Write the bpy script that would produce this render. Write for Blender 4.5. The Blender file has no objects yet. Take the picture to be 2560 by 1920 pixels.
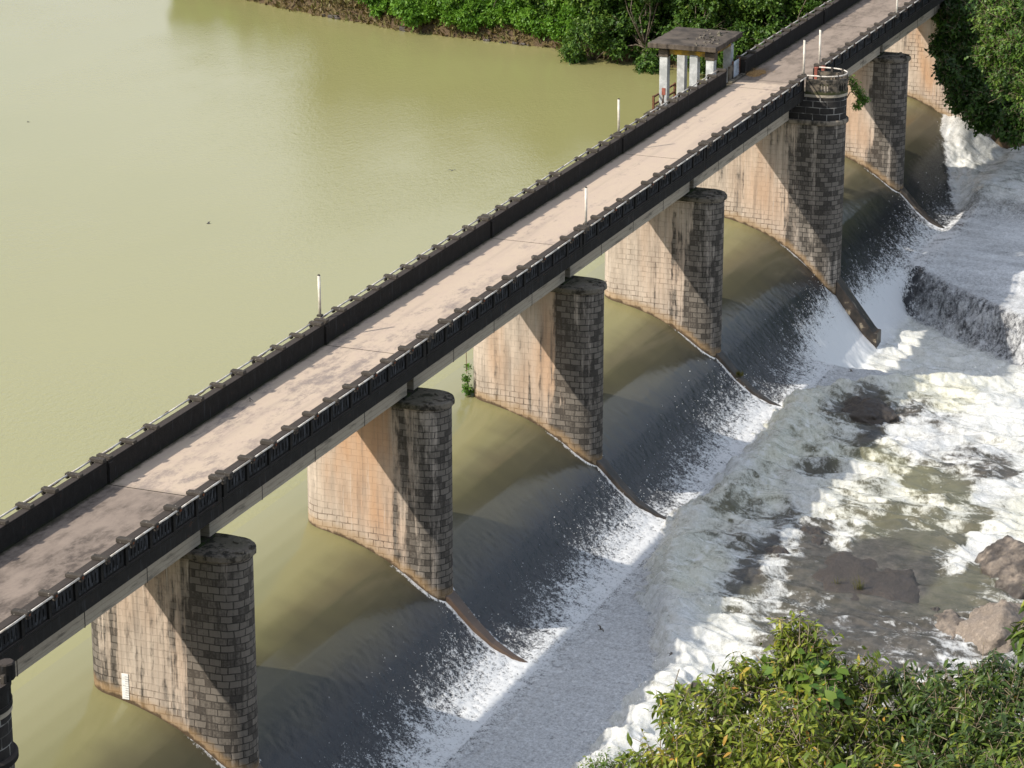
import bpy, bmesh, math, random
import numpy as np
from mathutils import Vector, Matrix
PI = math.pi
rng = np.random.default_rng(7)
random.seed(7)
scene = bpy.context.scene
COL = scene.collection

# ------------------------------------------------------------------ helpers
def tag(o, label=None, cat=None, group=None, kind=None):
    if label: o['label'] = label
    if cat: o['category'] = cat
    if group: o['group'] = group
    if kind: o['kind'] = kind
    return o

def empty(name, loc=(0, 0, 0), rz=0.0):
    o = bpy.data.objects.new(name, None)
    o.location = loc
    o.rotation_euler = (0, 0, rz)
    o.empty_display_size = 0.3
    COL.objects.link(o)
    return o

def link(name, me, mat=None, parent=None):
    o = bpy.data.objects.new(name, me)
    COL.objects.link(o)
    if mat is not None and not me.materials:
        me.materials.append(mat)
    if parent is not None:
        o.parent = parent
    return o

def copy_tree(o, parent=None):
    c = o.copy()
    COL.objects.link(c)
    if parent is not None:
        c.parent = parent
    for ch in [x for x in bpy.data.objects if x.parent == o]:
        copy_tree(ch, c)
    return c

def np_mesh(name, verts, faces=None, tris=None, quads=None, smooth=False, attrs=None):
    me = bpy.data.meshes.new(name)
    verts = np.asarray(verts, np.float32)
    loops, starts, tot = [], [], 0
    for arr, k in ((tris, 3), (quads, 4)):
        if arr is not None and len(arr):
            a = np.asarray(arr, np.int32)
            loops.append(a.ravel())
            starts.append(tot + np.arange(len(a), dtype=np.int32) * k)
            tot += a.size
    lp = np.concatenate(loops)
    st = np.concatenate(starts)
    me.vertices.add(len(verts))
    me.vertices.foreach_set('co', verts.ravel())
    me.loops.add(len(lp))
    me.loops.foreach_set('vertex_index', lp)
    me.polygons.add(len(st))
    me.polygons.foreach_set('loop_start', st)
    if smooth:
        me.polygons.foreach_set('use_smooth', np.ones(len(st), bool))
    me.update(calc_edges=True)
    if attrs:
        for k, v in attrs.items():
            a = me.attributes.new(k, 'FLOAT', 'POINT')
            a.data.foreach_set('value', np.asarray(v, np.float32))
    return me

class MB:
    """collects boxes, prisms and tubes into one mesh"""
    def __init__(self):
        self.v, self.f = [], []
    def add(self, vs, fs):
        n = len(self.v)
        self.v += [tuple(p) for p in vs]
        self.f += [tuple(i + n for i in f) for f in fs]
        return self
    def box(self, x0, x1, y0, y1, z0, z1):
        vs = [(x0, y0, z0), (x1, y0, z0), (x1, y1, z0), (x0, y1, z0), (x0, y0, z1), (x1, y0, z1), (x1, y1, z1), (x0, y1, z1)]
        return self.add(vs, [(0, 3, 2, 1), (4, 5, 6, 7), (0, 1, 5, 4), (1, 2, 6, 5), (2, 3, 7, 6), (3, 0, 4, 7)])
    def prism(self, poly, z0, z1):
        n = len(poly)
        vs = [(p[0], p[1], z0) for p in poly] + [(p[0], p[1], z1) for p in poly]
        fs = [tuple(range(n - 1, -1, -1)), tuple(range(n, 2 * n))]
        fs += [(i, (i + 1) % n, n + (i + 1) % n, n + i) for i in range(n)]
        return self.add(vs, fs)
    def tube(self, pts, rad, seg=8, cap=True):
        pts = [Vector(p) for p in pts]
        rads = rad if isinstance(rad, (list, tuple)) else [rad] * len(pts)
        rings = []
        for i, p in enumerate(pts):
            t = (pts[min(i + 1, len(pts) - 1)] - pts[max(i - 1, 0)]).normalized()
            a = Vector((0, 0, 1)) if abs(t.z) < 0.9 else Vector((1, 0, 0))
            u = t.cross(a).normalized()
            w = t.cross(u).normalized()
            rings.append([p + (u * math.cos(2 * PI * k / seg) + w * math.sin(2 * PI * k / seg)) * rads[i] for k in range(seg)])
        vs = [q for r in rings for q in r]
        fs = []
        for i in range(len(pts) - 1):
            for k in range(seg):
                k2 = (k + 1) % seg
                fs.append((i * seg + k, (i + 1) * seg + k, (i + 1) * seg + k2, i * seg + k2))
        if cap:
            fs.append(tuple(range(seg)))
            fs.append(tuple(range((len(pts) - 1) * seg + seg - 1, (len(pts) - 1) * seg - 1, -1)))
        return self.add(vs, fs)
    def mesh(self, name, bevel=0.0, smooth=False):
        me = bpy.data.meshes.new(name)
        me.from_pydata(self.v, [], self.f)
        bm = bmesh.new()
        bm.from_mesh(me)
        bmesh.ops.recalc_face_normals(bm, faces=bm.faces)
        if bevel:
            es = [e for e in bm.edges if len(e.link_faces) == 2 and e.calc_face_angle(0) > 0.6]
            bmesh.ops.bevel(bm, geom=es, offset=bevel, segments=1, affect='EDGES', profile=0.6)
        bm.to_mesh(me)
        bm.free()
        if smooth:
            me.polygons.foreach_set('use_smooth', [True] * len(me.polygons))
        return me
    def build(self, name, mat, parent=None, bevel=0.0, smooth=False):
        return link(name, self.mesh(name, bevel, smooth), mat, parent)

# ------------------------------------------------------------------ numpy noise
def _hash(ix, iy, seed):
    h = (ix.astype(np.int64) * 374761393 + iy.astype(np.int64) * 668265263 + seed * 974634941) & 0xFFFFFFFF
    h = ((h ^ (h >> 13)) * 1274126177) & 0xFFFFFFFF
    return (h ^ (h >> 16)) & 0xFFFFFFFF

def gnoise(x, y, seed=0):
    xi, yi = np.floor(x), np.floor(y)
    fx, fy = x - xi, y - yi
    u, v = fx * fx * fx * (fx * (fx * 6 - 15) + 10), fy * fy * fy * (fy * (fy * 6 - 15) + 10)
    def g(dx, dy):
        a = _hash(xi + dx, yi + dy, seed) * (2 * PI / 4294967296.0)
        return np.cos(a) * (fx - dx) + np.sin(a) * (fy - dy)
    a = g(0, 0) + (g(1, 0) - g(0, 0)) * u
    b = g(0, 1) + (g(1, 1) - g(0, 1)) * u
    return (a + (b - a) * v) * 1.5          # about -1..1

def fbm(x, y, octv=4, seed=0, gain=0.5, lac=2.03):
    s, a, t = 0, 1.0, 0
    for i in range(octv):
        s = s + a * gnoise(x, y, seed + i * 17)
        t += a
        a *= gain
        x, y = x * lac + 3.1, y * lac - 1.7
    return s / t

def ridged(x, y, octv=4, seed=0, gain=0.55, lac=2.1):
    s, a, t = 0, 1.0, 0
    for i in range(octv):
        s = s + a * (1 - np.abs(gnoise(x, y, seed + i * 13)) * 1.6)
        t += a
        a *= gain
        x, y = x * lac + 5.3, y * lac + 2.9
    return s / t

def sstep(a, b, x):
    t = np.clip((x - a) / (b - a), 0, 1)
    return t * t * (3 - 2 * t)

# ------------------------------------------------------------------ material nodes
class NT:
    def __init__(self, name):
        self.m = bpy.data.materials.new(name)
        self.m.use_nodes = True
        self.t = self.m.node_tree
        self.bsdf = self.t.nodes['Principled BSDF']
        self.out = self.t.nodes['Material Output']
    def n(self, typ, **kw):
        nd = self.t.nodes.new(typ)
        for k, v in kw.items():
            if k.startswith('i_'):
                key = k[2:].replace('_', ' ')
                self.put(nd.inputs[key], v)
            else:
                setattr(nd, k, v)
        return nd
    def put(self, sock, v):
        if hasattr(v, 'is_output') or isinstance(v, bpy.types.NodeSocket):
            self.t.links.new(v, sock)
        else:
            if isinstance(v, (tuple, list)) and len(v) == 3 and sock.type == 'RGBA':
                v = (*v, 1)
            sock.default_value = v
    def mix(self, fac, a, b, mode='MIX'):
        nd = self.t.nodes.new('ShaderNodeMix')
        nd.data_type = 'RGBA'
        nd.blend_type = mode
        self.put(nd.inputs[0], fac)
        self.put(nd.inputs[6], a)
        self.put(nd.inputs[7], b)
        return nd.outputs[2]
    def math(self, op, a, b=0.0, c=None, clamp=False):
        nd = self.t.nodes.new('ShaderNodeMath')
        nd.operation = op
        nd.use_clamp = clamp
        self.put(nd.inputs[0], a)
        self.put(nd.inputs[1], b)
        if c is not None:
            self.put(nd.inputs[2], c)
        return nd.outputs[0]
    def ramp(self, fac, a, b, lo=0.0, hi=1.0):
        nd = self.t.nodes.new('ShaderNodeMapRange')
        nd.interpolation_type = 'SMOOTHSTEP'
        self.put(nd.inputs[0], fac)
        nd.inputs[1].default_value = a
        nd.inputs[2].default_value = b
        nd.inputs[3].default_value = lo
        nd.inputs[4].default_value = hi
        return nd.outputs[0]
    def pos(self):
        return self.n('ShaderNodeNewGeometry').outputs['Position']
    def obj(self):
        return self.n('ShaderNodeTexCoord').outputs['Object']
    def attr(self, name):
        return self.n('ShaderNodeAttribute', attribute_name=name).outputs['Fac']
    def mapv(self, vec, scale=(1, 1, 1), rot=(0, 0, 0), loc=(0, 0, 0)):
        nd = self.t.nodes.new('ShaderNodeMapping')
        self.put(nd.inputs[0], vec)
        nd.inputs['Location'].default_value = loc
        nd.inputs['Rotation'].default_value = rot
        nd.inputs['Scale'].default_value = scale
        return nd.outputs[0]
    def noise(self, vec, scale=1.0, detail=4.0, rough=0.55, dist=0.0):
        nd = self.t.nodes.new('ShaderNodeTexNoise')
        self.put(nd.inputs['Vector'], vec)
        nd.inputs['Scale'].default_value = scale
        nd.inputs['Detail'].default_value = detail
        nd.inputs['Roughness'].default_value = rough
        nd.inputs['Distortion'].default_value = dist
        return nd.outputs['Fac']
    def bump(self, h, strength=0.3, dist=0.05, normal=None):
        nd = self.t.nodes.new('ShaderNodeBump')
        nd.inputs['Strength'].default_value = strength
        nd.inputs['Distance'].default_value = dist
        self.put(nd.inputs['Height'], h)
        if normal is not None:
            self.put(nd.inputs['Normal'], normal)
        return nd.outputs[0]
    def sep(self, vec):
        nd = self.t.nodes.new('ShaderNodeSeparateXYZ')
        self.put(nd.inputs[0], vec)
        return nd.outputs
    def up(self):
        g = self.n('ShaderNodeNewGeometry')
        return self.sep(g.outputs['Normal'])[2]
    def done(self, color=None, rough=0.8, normal=None, spec=0.3, **kw):
        b = self.bsdf
        if color is not None: self.put(b.inputs['Base Color'], color)
        self.put(b.inputs['Roughness'], rough)
        self.put(b.inputs['Specular IOR Level'], spec)
        if normal is not None: self.put(b.inputs['Normal'], normal)
        for k, v in kw.items():
            self.put(b.inputs[k.replace('_', ' ')], v)
        return self.m

MAT = {}
def build_materials():
    # ---- pale peach masonry of the piers: uv = (length round the pier, height) in metres
    k = NT('pier_masonry')
    uv = k.n('ShaderNodeUVMap', uv_map='pm').outputs[0]
    P = k.pos()
    br = k.t.nodes.new('ShaderNodeTexBrick')
    warp = k.n('ShaderNodeVectorMath', operation='MULTIPLY_ADD')
    nz = k.t.nodes.new('ShaderNodeTexNoise')
    k.put(nz.inputs['Vector'], P)
    nz.inputs['Scale'].default_value = 1.7
    nz.inputs['Detail'].default_value = 3
    k.put(warp.inputs[0], nz.outputs['Color'])
    warp.inputs[1].default_value = (0.16, 0.10, 0)
    k.put(warp.inputs[2], uv)
    k.put(br.inputs['Vector'], warp.outputs[0])
    br.inputs['Scale'].default_value = 1.0
    br.inputs['Brick Width'].default_value = 0.52
    br.inputs['Row Height'].default_value = 0.31
    br.inputs['Mortar Size'].default_value = 0.026
    br.inputs['Mortar Smooth'].default_value = 0.25
    br.inputs['Bias'].default_value = 0.0
    br.inputs['Color1'].default_value = (0.0, 0.0, 0.0, 1)
    br.inputs['Color2'].default_value = (1, 1, 1, 1)
    br.inputs['Mortar'].default_value = (0.5, 0.5, 0.5, 1)
    mortar = br.outputs['Fac']
    brv = br.outputs['Color']
    nose = k.attr('nose')        # 0 on the flat face, 1 on the downstream nose
    wl = k.attr('above_water')   # metres above the waterline
    orange_at = k.attr('orange')
    big = k.noise(k.mapv(P, (0.45, 0.45, 0.14)), 1.0, 3, 0.5)
    fine = k.noise(P, 9.0, 5, 0.65)
    pale = k.mix(k.ramp(k.noise(k.mapv(P, (2.2, 2.2, 0.35)), 1.0, 5, 0.6), 0.3, 0.7), (0.41, 0.345, 0.285), (0.60, 0.505, 0.415))
    orng = k.mix(k.noise(k.mapv(P, (2.6, 2.6, 0.3)), 1.0, 4), (0.51, 0.30, 0.175), (0.60, 0.40, 0.255))
    col = k.mix(k.math('MULTIPLY', k.ramp(big, 0.36, 0.68), k.math('MULTIPLY', orange_at, 1.05), clamp=True), pale, orng)
    col = k.mix(k.math('MULTIPLY', brv, 0.16), col, k.mix(1.0, col, (0.62, 0.58, 0.55), 'MULTIPLY'))
    # mortar joints: clear low down and on the nose, faint where the face was rendered
    col = k.mix(k.math('MULTIPLY', nose, 0.75), col, k.mix(k.math('ADD', k.math('MULTIPLY', brv, 0.5), k.math('MULTIPLY', fine, 0.5)), (0.28, 0.25, 0.215), (0.44, 0.39, 0.335)))
    mj = k.math('ADD', k.ramp(wl, 1.75, 0.7), 0.0)
    mj = k.math('ADD', mj, k.math('MULTIPLY', k.ramp(k.noise(k.mapv(P, (.5, .5, .35)), 1.0, 3), 0.47, 0.66), k.attr('courses')))
    mj = k.math('MULTIPLY', mj, k.ramp(k.noise(P, 2.6, 4, 0.7), 0.36, 0.58, 0.25, 1.0))
    mj = k.math('MAXIMUM', k.math('MAXIMUM', k.math('MULTIPLY', mj, 0.8), k.math('MULTIPLY', nose, k.ramp(k.noise(P, 1.7, 4, 0.7), 0.36, 0.64, 0.06, 0.8))), 0.04)
    col = k.mix(k.math('MULTIPLY', mortar, mj), col, k.mix(nose, (0.13, 0.095, 0.068), (0.030, 0.027, 0.024)))
    # thin vertical run marks in grey and white
    st = k.noise(k.mapv(P, (5.0, 5.0, 0.20)), 1.0, 4, 0.6)
    col = k.mix(k.math('MULTIPLY', k.ramp(st, 0.47, 0.70, 0, 0.75), k.math('ADD', 0.35, k.attr('wear'), clamp=True)), col, (0.15, 0.125, 0.105))
    col = k.mix(k.ramp(k.noise(k.mapv(P, (6.5, 6.5, 0.3), (0, 0, 0), (7, 3, 2)), 1.0, 4, 0.6), 0.60, 0.78, 0, 0.55), col, (0.62, 0.57, 0.50))
    # black weathering, densest toward the nose and under the cap
    bl = k.noise(k.mapv(P, (1.9, 1.9, 0.10)), 1.0, 5, 0.62)
    bl2 = k.noise(k.mapv(P, (3.4, 3.4, 1.3)), 1.0, 4, 0.65)
    bl = k.math('ADD', k.math('MULTIPLY', bl, 0.72), k.math('MULTIPLY', bl2, 0.28))
    thr = k.math('SUBTRACT', bl, k.math('MULTIPLY_ADD', k.attr('wear'), -0.27, 0.655))
    dk = k.ramp(thr, -0.06, 0.06)
    dkc = k.mix(fine, (0.014, 0.013, 0.012), (0.05, 0.045, 0.04))
    # block faces stay a little paler inside the blackened area
    dkc = k.mix(k.math('MULTIPLY', k.math('SUBTRACT', 1.0, mortar), k.ramp(k.math('ADD', k.math('MULTIPLY', brv, 0.32), k.math('ADD', k.math('MULTIPLY', fine, 0.28), k.math('MULTIPLY', st, 0.5))), 0.40, 0.62, 0, 0.7)), dkc, (0.20, 0.178, 0.152))
    col = k.mix(k.math('MULTIPLY', dk, 0.90), col, dkc)
    # tan band and dark slime line along the waterline
    wln = k.math('ADD', wl, k.math('MULTIPLY', k.math('SUBTRACT', k.noise(P, 2.2, 3), 0.5), 0.55))
    col = k.mix(k.ramp(wln, 0.75, 0.2, 0, 0.62), col, (0.36, 0.235, 0.115))
    col = k.mix(k.ramp(wln, 0.20, 0.04, 0, 0.9), col, (0.075, 0.052, 0.032))
    h = k.math('ADD', k.math('MULTIPLY', mortar, -0.8), k.math('MULTIPLY', fine, 0.5))
    MAT['pier'] = k.done(col, 0.88, k.bump(h, 0.55, 0.03), 0.2)

    # ---- cap stones
    k = NT('cap_concrete')
    P = k.pos()
    n1 = k.noise(P, 1.6, 6, 0.65)
    n2 = k.noise(P, 7.0, 5, 0.65)
    n3 = k.noise(k.mapv(P, (1, 1, 1), (0, 0, 0), (9, 4, 1)), 0.35, 2)
    c = k.mix(n2, (0.10, 0.088, 0.072), (0.26, 0.225, 0.18))
    c = k.mix(k.ramp(n1, 0.47, 0.60, 0, 0.9), c, (0.026, 0.024, 0.02))
    c = k.mix(k.ramp(n3, 0.45, 0.6, 0, 0.3), c, (0.05, 0.055, 0.02))
    MAT['cap'] = k.done(c, 0.95, k.bump(k.math('ADD', n1, n2), 0.8, 0.05), 0.15)

    # ---- road deck
    k = NT('deck_concrete')
    P = k.pos()
    xyz = k.sep(P)
    n1 = k.noise(k.mapv(P, (0.28, 0.75, 1)), 1.0, 6, 0.62)
    n2 = k.noise(k.mapv(P, (1.3, 2.4, 1)), 1.0, 6, 0.72)
    n3 = k.noise(P, 14.0, 5, 0.7)
    old_shaded = k.math('MAXIMUM', k.ramp(xyz[0], 0.4, -0.6), k.ramp(k.math('ADD', xyz[0], k.math('MULTIPLY', n2, 1.5)), 81.5, 82.5, 0, 0.8))  # old grey deck on the near span; beyond the tower shade is painted in
    c = k.mix(n3, (0.48, 0.38, 0.288), (0.575, 0.468, 0.36))
    c = k.mix(k.ramp(n2, 0.35, 0.7, 0, 0.4), c, (0.47, 0.36, 0.31))
    gx = k.ramp(xyz[0], 58, 12, 0.0, 1.0)
    n4 = k.noise(k.mapv(P, (2.2, 6.0, 1)), 1.0, 5, 0.75)
    patch = k.math('ADD', k.math('MULTIPLY', n1, 0.50), k.math('ADD', k.math('MULTIPLY', n2, 0.28), k.math('MULTIPLY', n4, 0.22)))
    lane = k.ramp(k.math('ABSOLUTE', k.math('SUBTRACT', xyz[1], 3.4)), 2.2, 0.7)
    c = k.mix(k.ramp(k.math('ADD', patch, k.math('ADD', k.math('MULTIPLY', gx, 0.075), k.math('MULTIPLY', lane, 0.035))), 0.575, 0.71, 0, 0.85), c, k.mix(n3, (0.13, 0.115, 0.108), (0.34, 0.28, 0.25)))
    old_shaded_col = k.mix(k.ramp(n2, 0.38, 0.62), (0.105, 0.085, 0.072), (0.225, 0.182, 0.15))
    old_shaded_col = k.mix(k.ramp(n1, 0.44, 0.66, 0, 0.7), old_shaded_col, (0.31, 0.25, 0.205))
    old_shaded_col = k.mix(k.ramp(n3, 0.62, 0.72, 0, 0.6), old_shaded_col, (0.44, 0.37, 0.31))
    trk = k.math('MULTIPLY', k.ramp(k.math('ABSOLUTE', k.math('SUBTRACT', k.math('ABSOLUTE', k.math('SUBTRACT', xyz[1], 4.0)), 0.78)), 0.42, 0.1), k.ramp(k.noise(k.mapv(P, (.12, 2.2, 1)), 1.0, 4), 0.42, 0.62))
    c = k.mix(k.math('MULTIPLY', trk, 0.30), c, (0.30, 0.245, 0.21))
    speckd = k.ramp(k.noise(P, 5.5, 3, 0.8), 0.66, 0.74, 0, 0.55)
    c = k.mix(speckd, c, (0.20, 0.16, 0.13))
    c = k.mix(old_shaded, c, old_shaded_col)
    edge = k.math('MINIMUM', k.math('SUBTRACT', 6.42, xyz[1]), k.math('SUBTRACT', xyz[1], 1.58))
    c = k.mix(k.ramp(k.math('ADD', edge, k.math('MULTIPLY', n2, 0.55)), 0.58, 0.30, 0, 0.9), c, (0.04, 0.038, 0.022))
    MAT['deck'] = k.done(c, 0.93, k.bump(k.math('ADD', n2, n3), 0.3, 0.02), 0.2)

    # ---- mould-black parapets
    k = NT('blackened_concrete')
    P = k.pos()
    n1 = k.noise(P, 2.2, 5, 0.65)
    n2 = k.noise(P, 11.0, 5, 0.7)
    st = k.noise(k.mapv(P, (7, 7, 0.7)), 1.0, 4, 0.6)
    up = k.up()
    c = k.mix(n1, (0.012, 0.0115, 0.011), (0.036, 0.033, 0.03))
    c = k.mix(k.ramp(st, 0.56, 0.74, 0, 0.5), c, (0.075, 0.08, 0.088))
    c = k.mix(k.ramp(n1, 0.63, 0.72, 0, 0.5), c, (0.085, 0.04, 0.027))
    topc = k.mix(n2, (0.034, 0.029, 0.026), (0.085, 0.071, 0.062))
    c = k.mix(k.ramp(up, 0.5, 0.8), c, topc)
    pz = k.sep(P)
    z = pz[2]
    inside = k.ramp(k.math('ABSOLUTE', k.math('SUBTRACT', pz[1], 4.0)), 2.6, 2.5)
    moss = k.math('MULTIPLY', inside, k.math('MULTIPLY', k.ramp(k.math('ADD', z, k.math('MULTIPLY', n1, 0.35)), 8.78, 8.60), k.ramp(n1, 0.42, 0.6)))
    c = k.mix(moss, c, (0.028, 0.04, 0.012))
    MAT['black'] = k.done(c, 0.92, k.bump(k.math('ADD', n1, n2), 0.6, 0.03), 0.15)

    k = NT('slot_bars_worn_concrete')
    P = k.pos()
    st = k.noise(k.mapv(P, (9, 9, 1.6)), 1.0, 5, 0.65)
    c = k.mix(k.ramp(st, 0.45, 0.72), (0.018, 0.018, 0.019), (0.085, 0.09, 0.10))
    MAT['bars'] = k.done(c, 0.9, None, 0.15)

    k = NT('coping_block_concrete')
    P = k.pos()
    n1 = k.noise(P, 3.0, 5, 0.65)
    inf = k.n('ShaderNodeObjectInfo').outputs['Random']
    c = k.mix(n1, (0.03, 0.027, 0.024), (0.105, 0.09, 0.075))
    c = k.mix(k.ramp(inf, 0.6, 1.0, 0, 0.5), c, (0.05, 0.045, 0.04))
    c = k.mix(k.ramp(k.noise(P, 12, 3), 0.64, 0.72, 0, 0.8), c, (0.4, 0.37, 0.32))
    MAT['block'] = k.done(c, 0.92, k.bump(n1, 0.5, 0.03), 0.15)

    # ---- girder
    k = NT('girder_concrete')
    P = k.pos()
    n1 = k.noise(k.mapv(P, (0.5, 1, 3.5)), 1.0, 6, 0.65)
    n2 = k.noise(P, 8.0, 5, 0.7)
    c = k.mix(n2, (0.33, 0.285, 0.225), (0.47, 0.415, 0.33))
    c = k.mix(k.ramp(n1, 0.52, 0.68, 0, 0.75), c, (0.12, 0.105, 0.085))
    wv = k.t.nodes.new('ShaderNodeTexWave')
    wv.bands_direction = 'Z'
    k.put(wv.inputs['Vector'], P)
    wv.inputs['Scale'].default_value = 1.4
    wv.inputs['Distortion'].default_value = 1.0
    c = k.mix(k.ramp(wv.outputs['Fac'], 0.9, 1.0, 0, 0.35), c, (0.14, 0.12, 0.1))
    MAT['girder'] = k.done(c, 0.9, k.bump(n2, 0.35, 0.02), 0.2)

    def simple(name, key, c0, c1, rough=0.7, sc=6.0, metal=0.0, bump=0.3, spec=0.3):
        k = NT(name)
        n = k.noise(k.obj(), sc, 5, 0.65)
        MAT[key] = k.done(k.mix(k.ramp(n, 0.35, 0.65), c0, c1), rough, k.bump(n, bump, 0.02), spec, Metallic=metal)
    simple('galvanised_rail_pipe', 'pipe', (0.46, 0.40, 0.33), (0.72, 0.68, 0.62), 0.5, 3.0, 0.0)
    simple('rusty_cable', 'cable', (0.10, 0.05, 0.025), (0.26, 0.16, 0.09), 0.8, 4.0)
    simple('rust_clamp', 'rust', (0.16, 0.05, 0.02), (0.30, 0.13, 0.06), 0.85, 9.0)
    simple('white_painted_post', 'post', (0.55, 0.50, 0.42), (0.78, 0.73, 0.64), 0.6, 2.5)
    simple('whitewashed_pillar', 'pillar', (0.36, 0.37, 0.37), (0.60, 0.61, 0.61), 0.85, 1.6)
    simple('yellow_plaster_beam', 'yellow', (0.16, 0.115, 0.05), (0.50, 0.30, 0.04), 0.85, 1.3)
    simple('roof_slab_concrete', 'roof', (0.045, 0.037, 0.030), (0.115, 0.092, 0.072), 0.92, 0.9)
    simple('red_oxide_paint', 'red', (0.20, 0.06, 0.04), (0.36, 0.12, 0.085), 0.75, 3.0)
    simple('brown_rusted_iron', 'brown', (0.07, 0.04, 0.025), (0.20, 0.08, 0.04), 0.8, 5.0)
    simple('corrugated_zinc', 'zinc', (0.36, 0.39, 0.42), (0.60, 0.64, 0.68), 0.4, 2.0, 0.3)
    simple('dry_straw', 'straw', (0.22, 0.12, 0.045), (0.42, 0.26, 0.10), 0.9, 8.0)
    simple('bird_feathers', 'bird', (0.02, 0.02, 0.022), (0.06, 0.055, 0.05), 0.7, 9.0)
    simple('gauge_white', 'gauge', (0.66, 0.66, 0.64), (0.84, 0.84, 0.82), 0.6, 4.0)
    simple('gauge_tick_black', 'tick', (0.28, 0.28, 0.30), (0.40, 0.40, 0.42), 0.7, 4.0)
    simple('bark', 'bark', (0.085, 0.065, 0.045), (0.22, 0.18, 0.14), 0.9, 5.0)
    simple('pale_twig_bark', 'twig', (0.16, 0.12, 0.075), (0.36, 0.29, 0.20), 0.85, 6.0)
    simple('grass_blades', 'grassblade', (0.20, 0.20, 0.03), (0.40, 0.36, 0.08), 0.8, 3.0)
    simple('moss_cushion', 'moss', (0.05, 0.06, 0.008), (0.20, 0.17, 0.02), 0.95, 9.0)

    # ---- divider wall
    k = NT('divider_wet_concrete')
    P = k.pos()
    n = k.noise(k.mapv(P, (3, 1.1, 1.1)), 1.0, 5, 0.7)
    xx = k.sep(P)[0]
    c = k.mix(k.ramp(n, 0.35, 0.7), (0.016, 0.014, 0.012), (0.055, 0.042, 0.032))
    c = k.mix(k.ramp(xx, 30, 15, 0, 0.65), c, (0.16, 0.10, 0.065))
    c = k.mix(k.math('MULTIPLY', k.ramp(n, 0.58, 0.66), k.ramp(xx, 70, 78, 0, 0.8)), c, (0.30, 0.25, 0.18))
    MAT['divider'] = k.done(c, 0.45, k.bump(n, 0.5, 0.04), 0.5)

    # ---- rock
    k = NT('river_rock')
    P = k.pos()
    n1 = k.noise(P, 0.9, 7, 0.65)
    n2 = k.noise(P, 5.0, 6, 0.7)
    dry = k.attr('dry')
    vor = k.n('ShaderNodeTexVoronoi', feature='DISTANCE_TO_EDGE')
    k.put(vor.inputs['Vector'], k.mapv(P, (.8, .8, 1.6)))
    c = k.mix(n1, (0.165, 0.135, 0.110), (0.32, 0.265, 0.215))
    c = k.mix(k.ramp(n2, 0.5, 0.68, 0, 0.6), c, (0.42, 0.35, 0.285))
    c = k.mix(k.ramp(k.math('ADD', vor.outputs['Distance'], k.math('MULTIPLY', n2, .12)), 0.09, 0.05, 0, 0.8), c, (0.07, 0.055, 0.046))
    wet = k.mix(n2, (0.036, 0.031, 0.027), (0.098, 0.081, 0.068))
    dd = k.ramp(k.math('ADD', dry, k.math('MULTIPLY', k.math('SUBTRACT', n1, 0.5), 0.9)), 0.35, 0.62)
    c = k.mix(dd, wet, c)
    MAT['rock'] = k.done(c, k.math('MULTIPLY_ADD', dd, 0.5, 0.35), k.bump(k.math('ADD', n1, k.math('MULTIPLY', n2, 0.5)), 0.9, 0.12), 0.4)

    # ---- still, silty reservoir
    k = NT('reservoir_water')
    P = k.pos()
    r1 = k.noise(k.mapv(P, (1.0, 1.9, 1), (0, 0, -0.6)), 1.5, 3, 0.6)
    r2 = k.noise(k.mapv(P, (1.0, 1.7, 1), (0, 0, -0.35)), 4.2, 2, 0.6)
    gust = k.ramp(k.noise(k.mapv(P, (0.03, 0.05, 1), (0, 0, 0.5)), 1.0, 4), 0.38, 0.62, 0.22, 1.0)
    big = k.noise(k.mapv(P, (0.02, 0.035, 1)), 1.0, 3)
    c = k.mix(big, (0.275, 0.260, 0.105), (0.310, 0.294, 0.126))
    hgt = k.math('MULTIPLY', k.math('ADD', r1, k.math('MULTIPLY', r2, 0.55)), gust)
    MAT['reservoir'] = k.done(c, 0.12, k.bump(hgt, 0.22, 0.16), 0.5, IOR=1.33)

    # ---- running water: foam, silt and thin sheet by mesh attributes; thin also paints in shade
    k = NT('spillway_water')
    P = k.pos()
    foam, silt, thin, rel = k.attr('foam'), k.attr('silt'), k.attr('thin'), k.attr('rough')
    f1 = k.noise(k.mapv(P, (5.0, 5.0, 5.0)), 1.0, 4, 0.7)
    f2 = k.noise(k.mapv(P, (13, 12, 12)), 1.0, 3, 0.75)
    fr = k.math('ADD', k.math('MULTIPLY', k.math('SUBTRACT', f1, 0.5), 0.85), k.math('MULTIPLY', k.math('SUBTRACT', f2, 0.5), 0.95))
    body = k.attr('bed')             # 1 where the river is aerated, 0 on the thin sheet
    fs = k.math('ADD', foam, k.math('MULTIPLY', fr, k.math('MULTIPLY_ADD', body, -0.35, 1.0)))
    fil = k.n('ShaderNodeTexNoise', noise_type='RIDGED_MULTIFRACTAL')
    wv = k.n('ShaderNodeVectorMath', operation='MULTIPLY_ADD')
    wn = k.t.nodes.new('ShaderNodeTexNoise')
    k.put(wn.inputs['Vector'], P)
    wn.inputs['Scale'].default_value = .9
    k.put(wv.inputs[0], wn.outputs['Color'])
    wv.inputs[1].default_value = (1.5, 1.3, 0)
    k.put(wv.inputs[2], P)
    k.put(fil.inputs['Vector'], k.mapv(wv.outputs[0], (2.6, 1.3, 1)))
    fil.inputs['Scale'].default_value = 1.0
    fil.inputs['Detail'].default_value = 7
    fil.inputs['Roughness'].default_value = .65
    filv = k.math('MULTIPLY', k.math('SUBTRACT', fil.outputs['Fac'], 0.75), k.math('MULTIPLY', body, 0.55))
    fs = k.math('ADD', fs, filv)
    fm = k.ramp(fs, 0.42, 1.02)
    fsoft = k.ramp(fs, -0.12, 1.0)
    fm = k.mix(body, k.mix(k.attr('soft'), k.ramp(fs, 0.36, 0.66), fsoft), fm)
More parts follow.
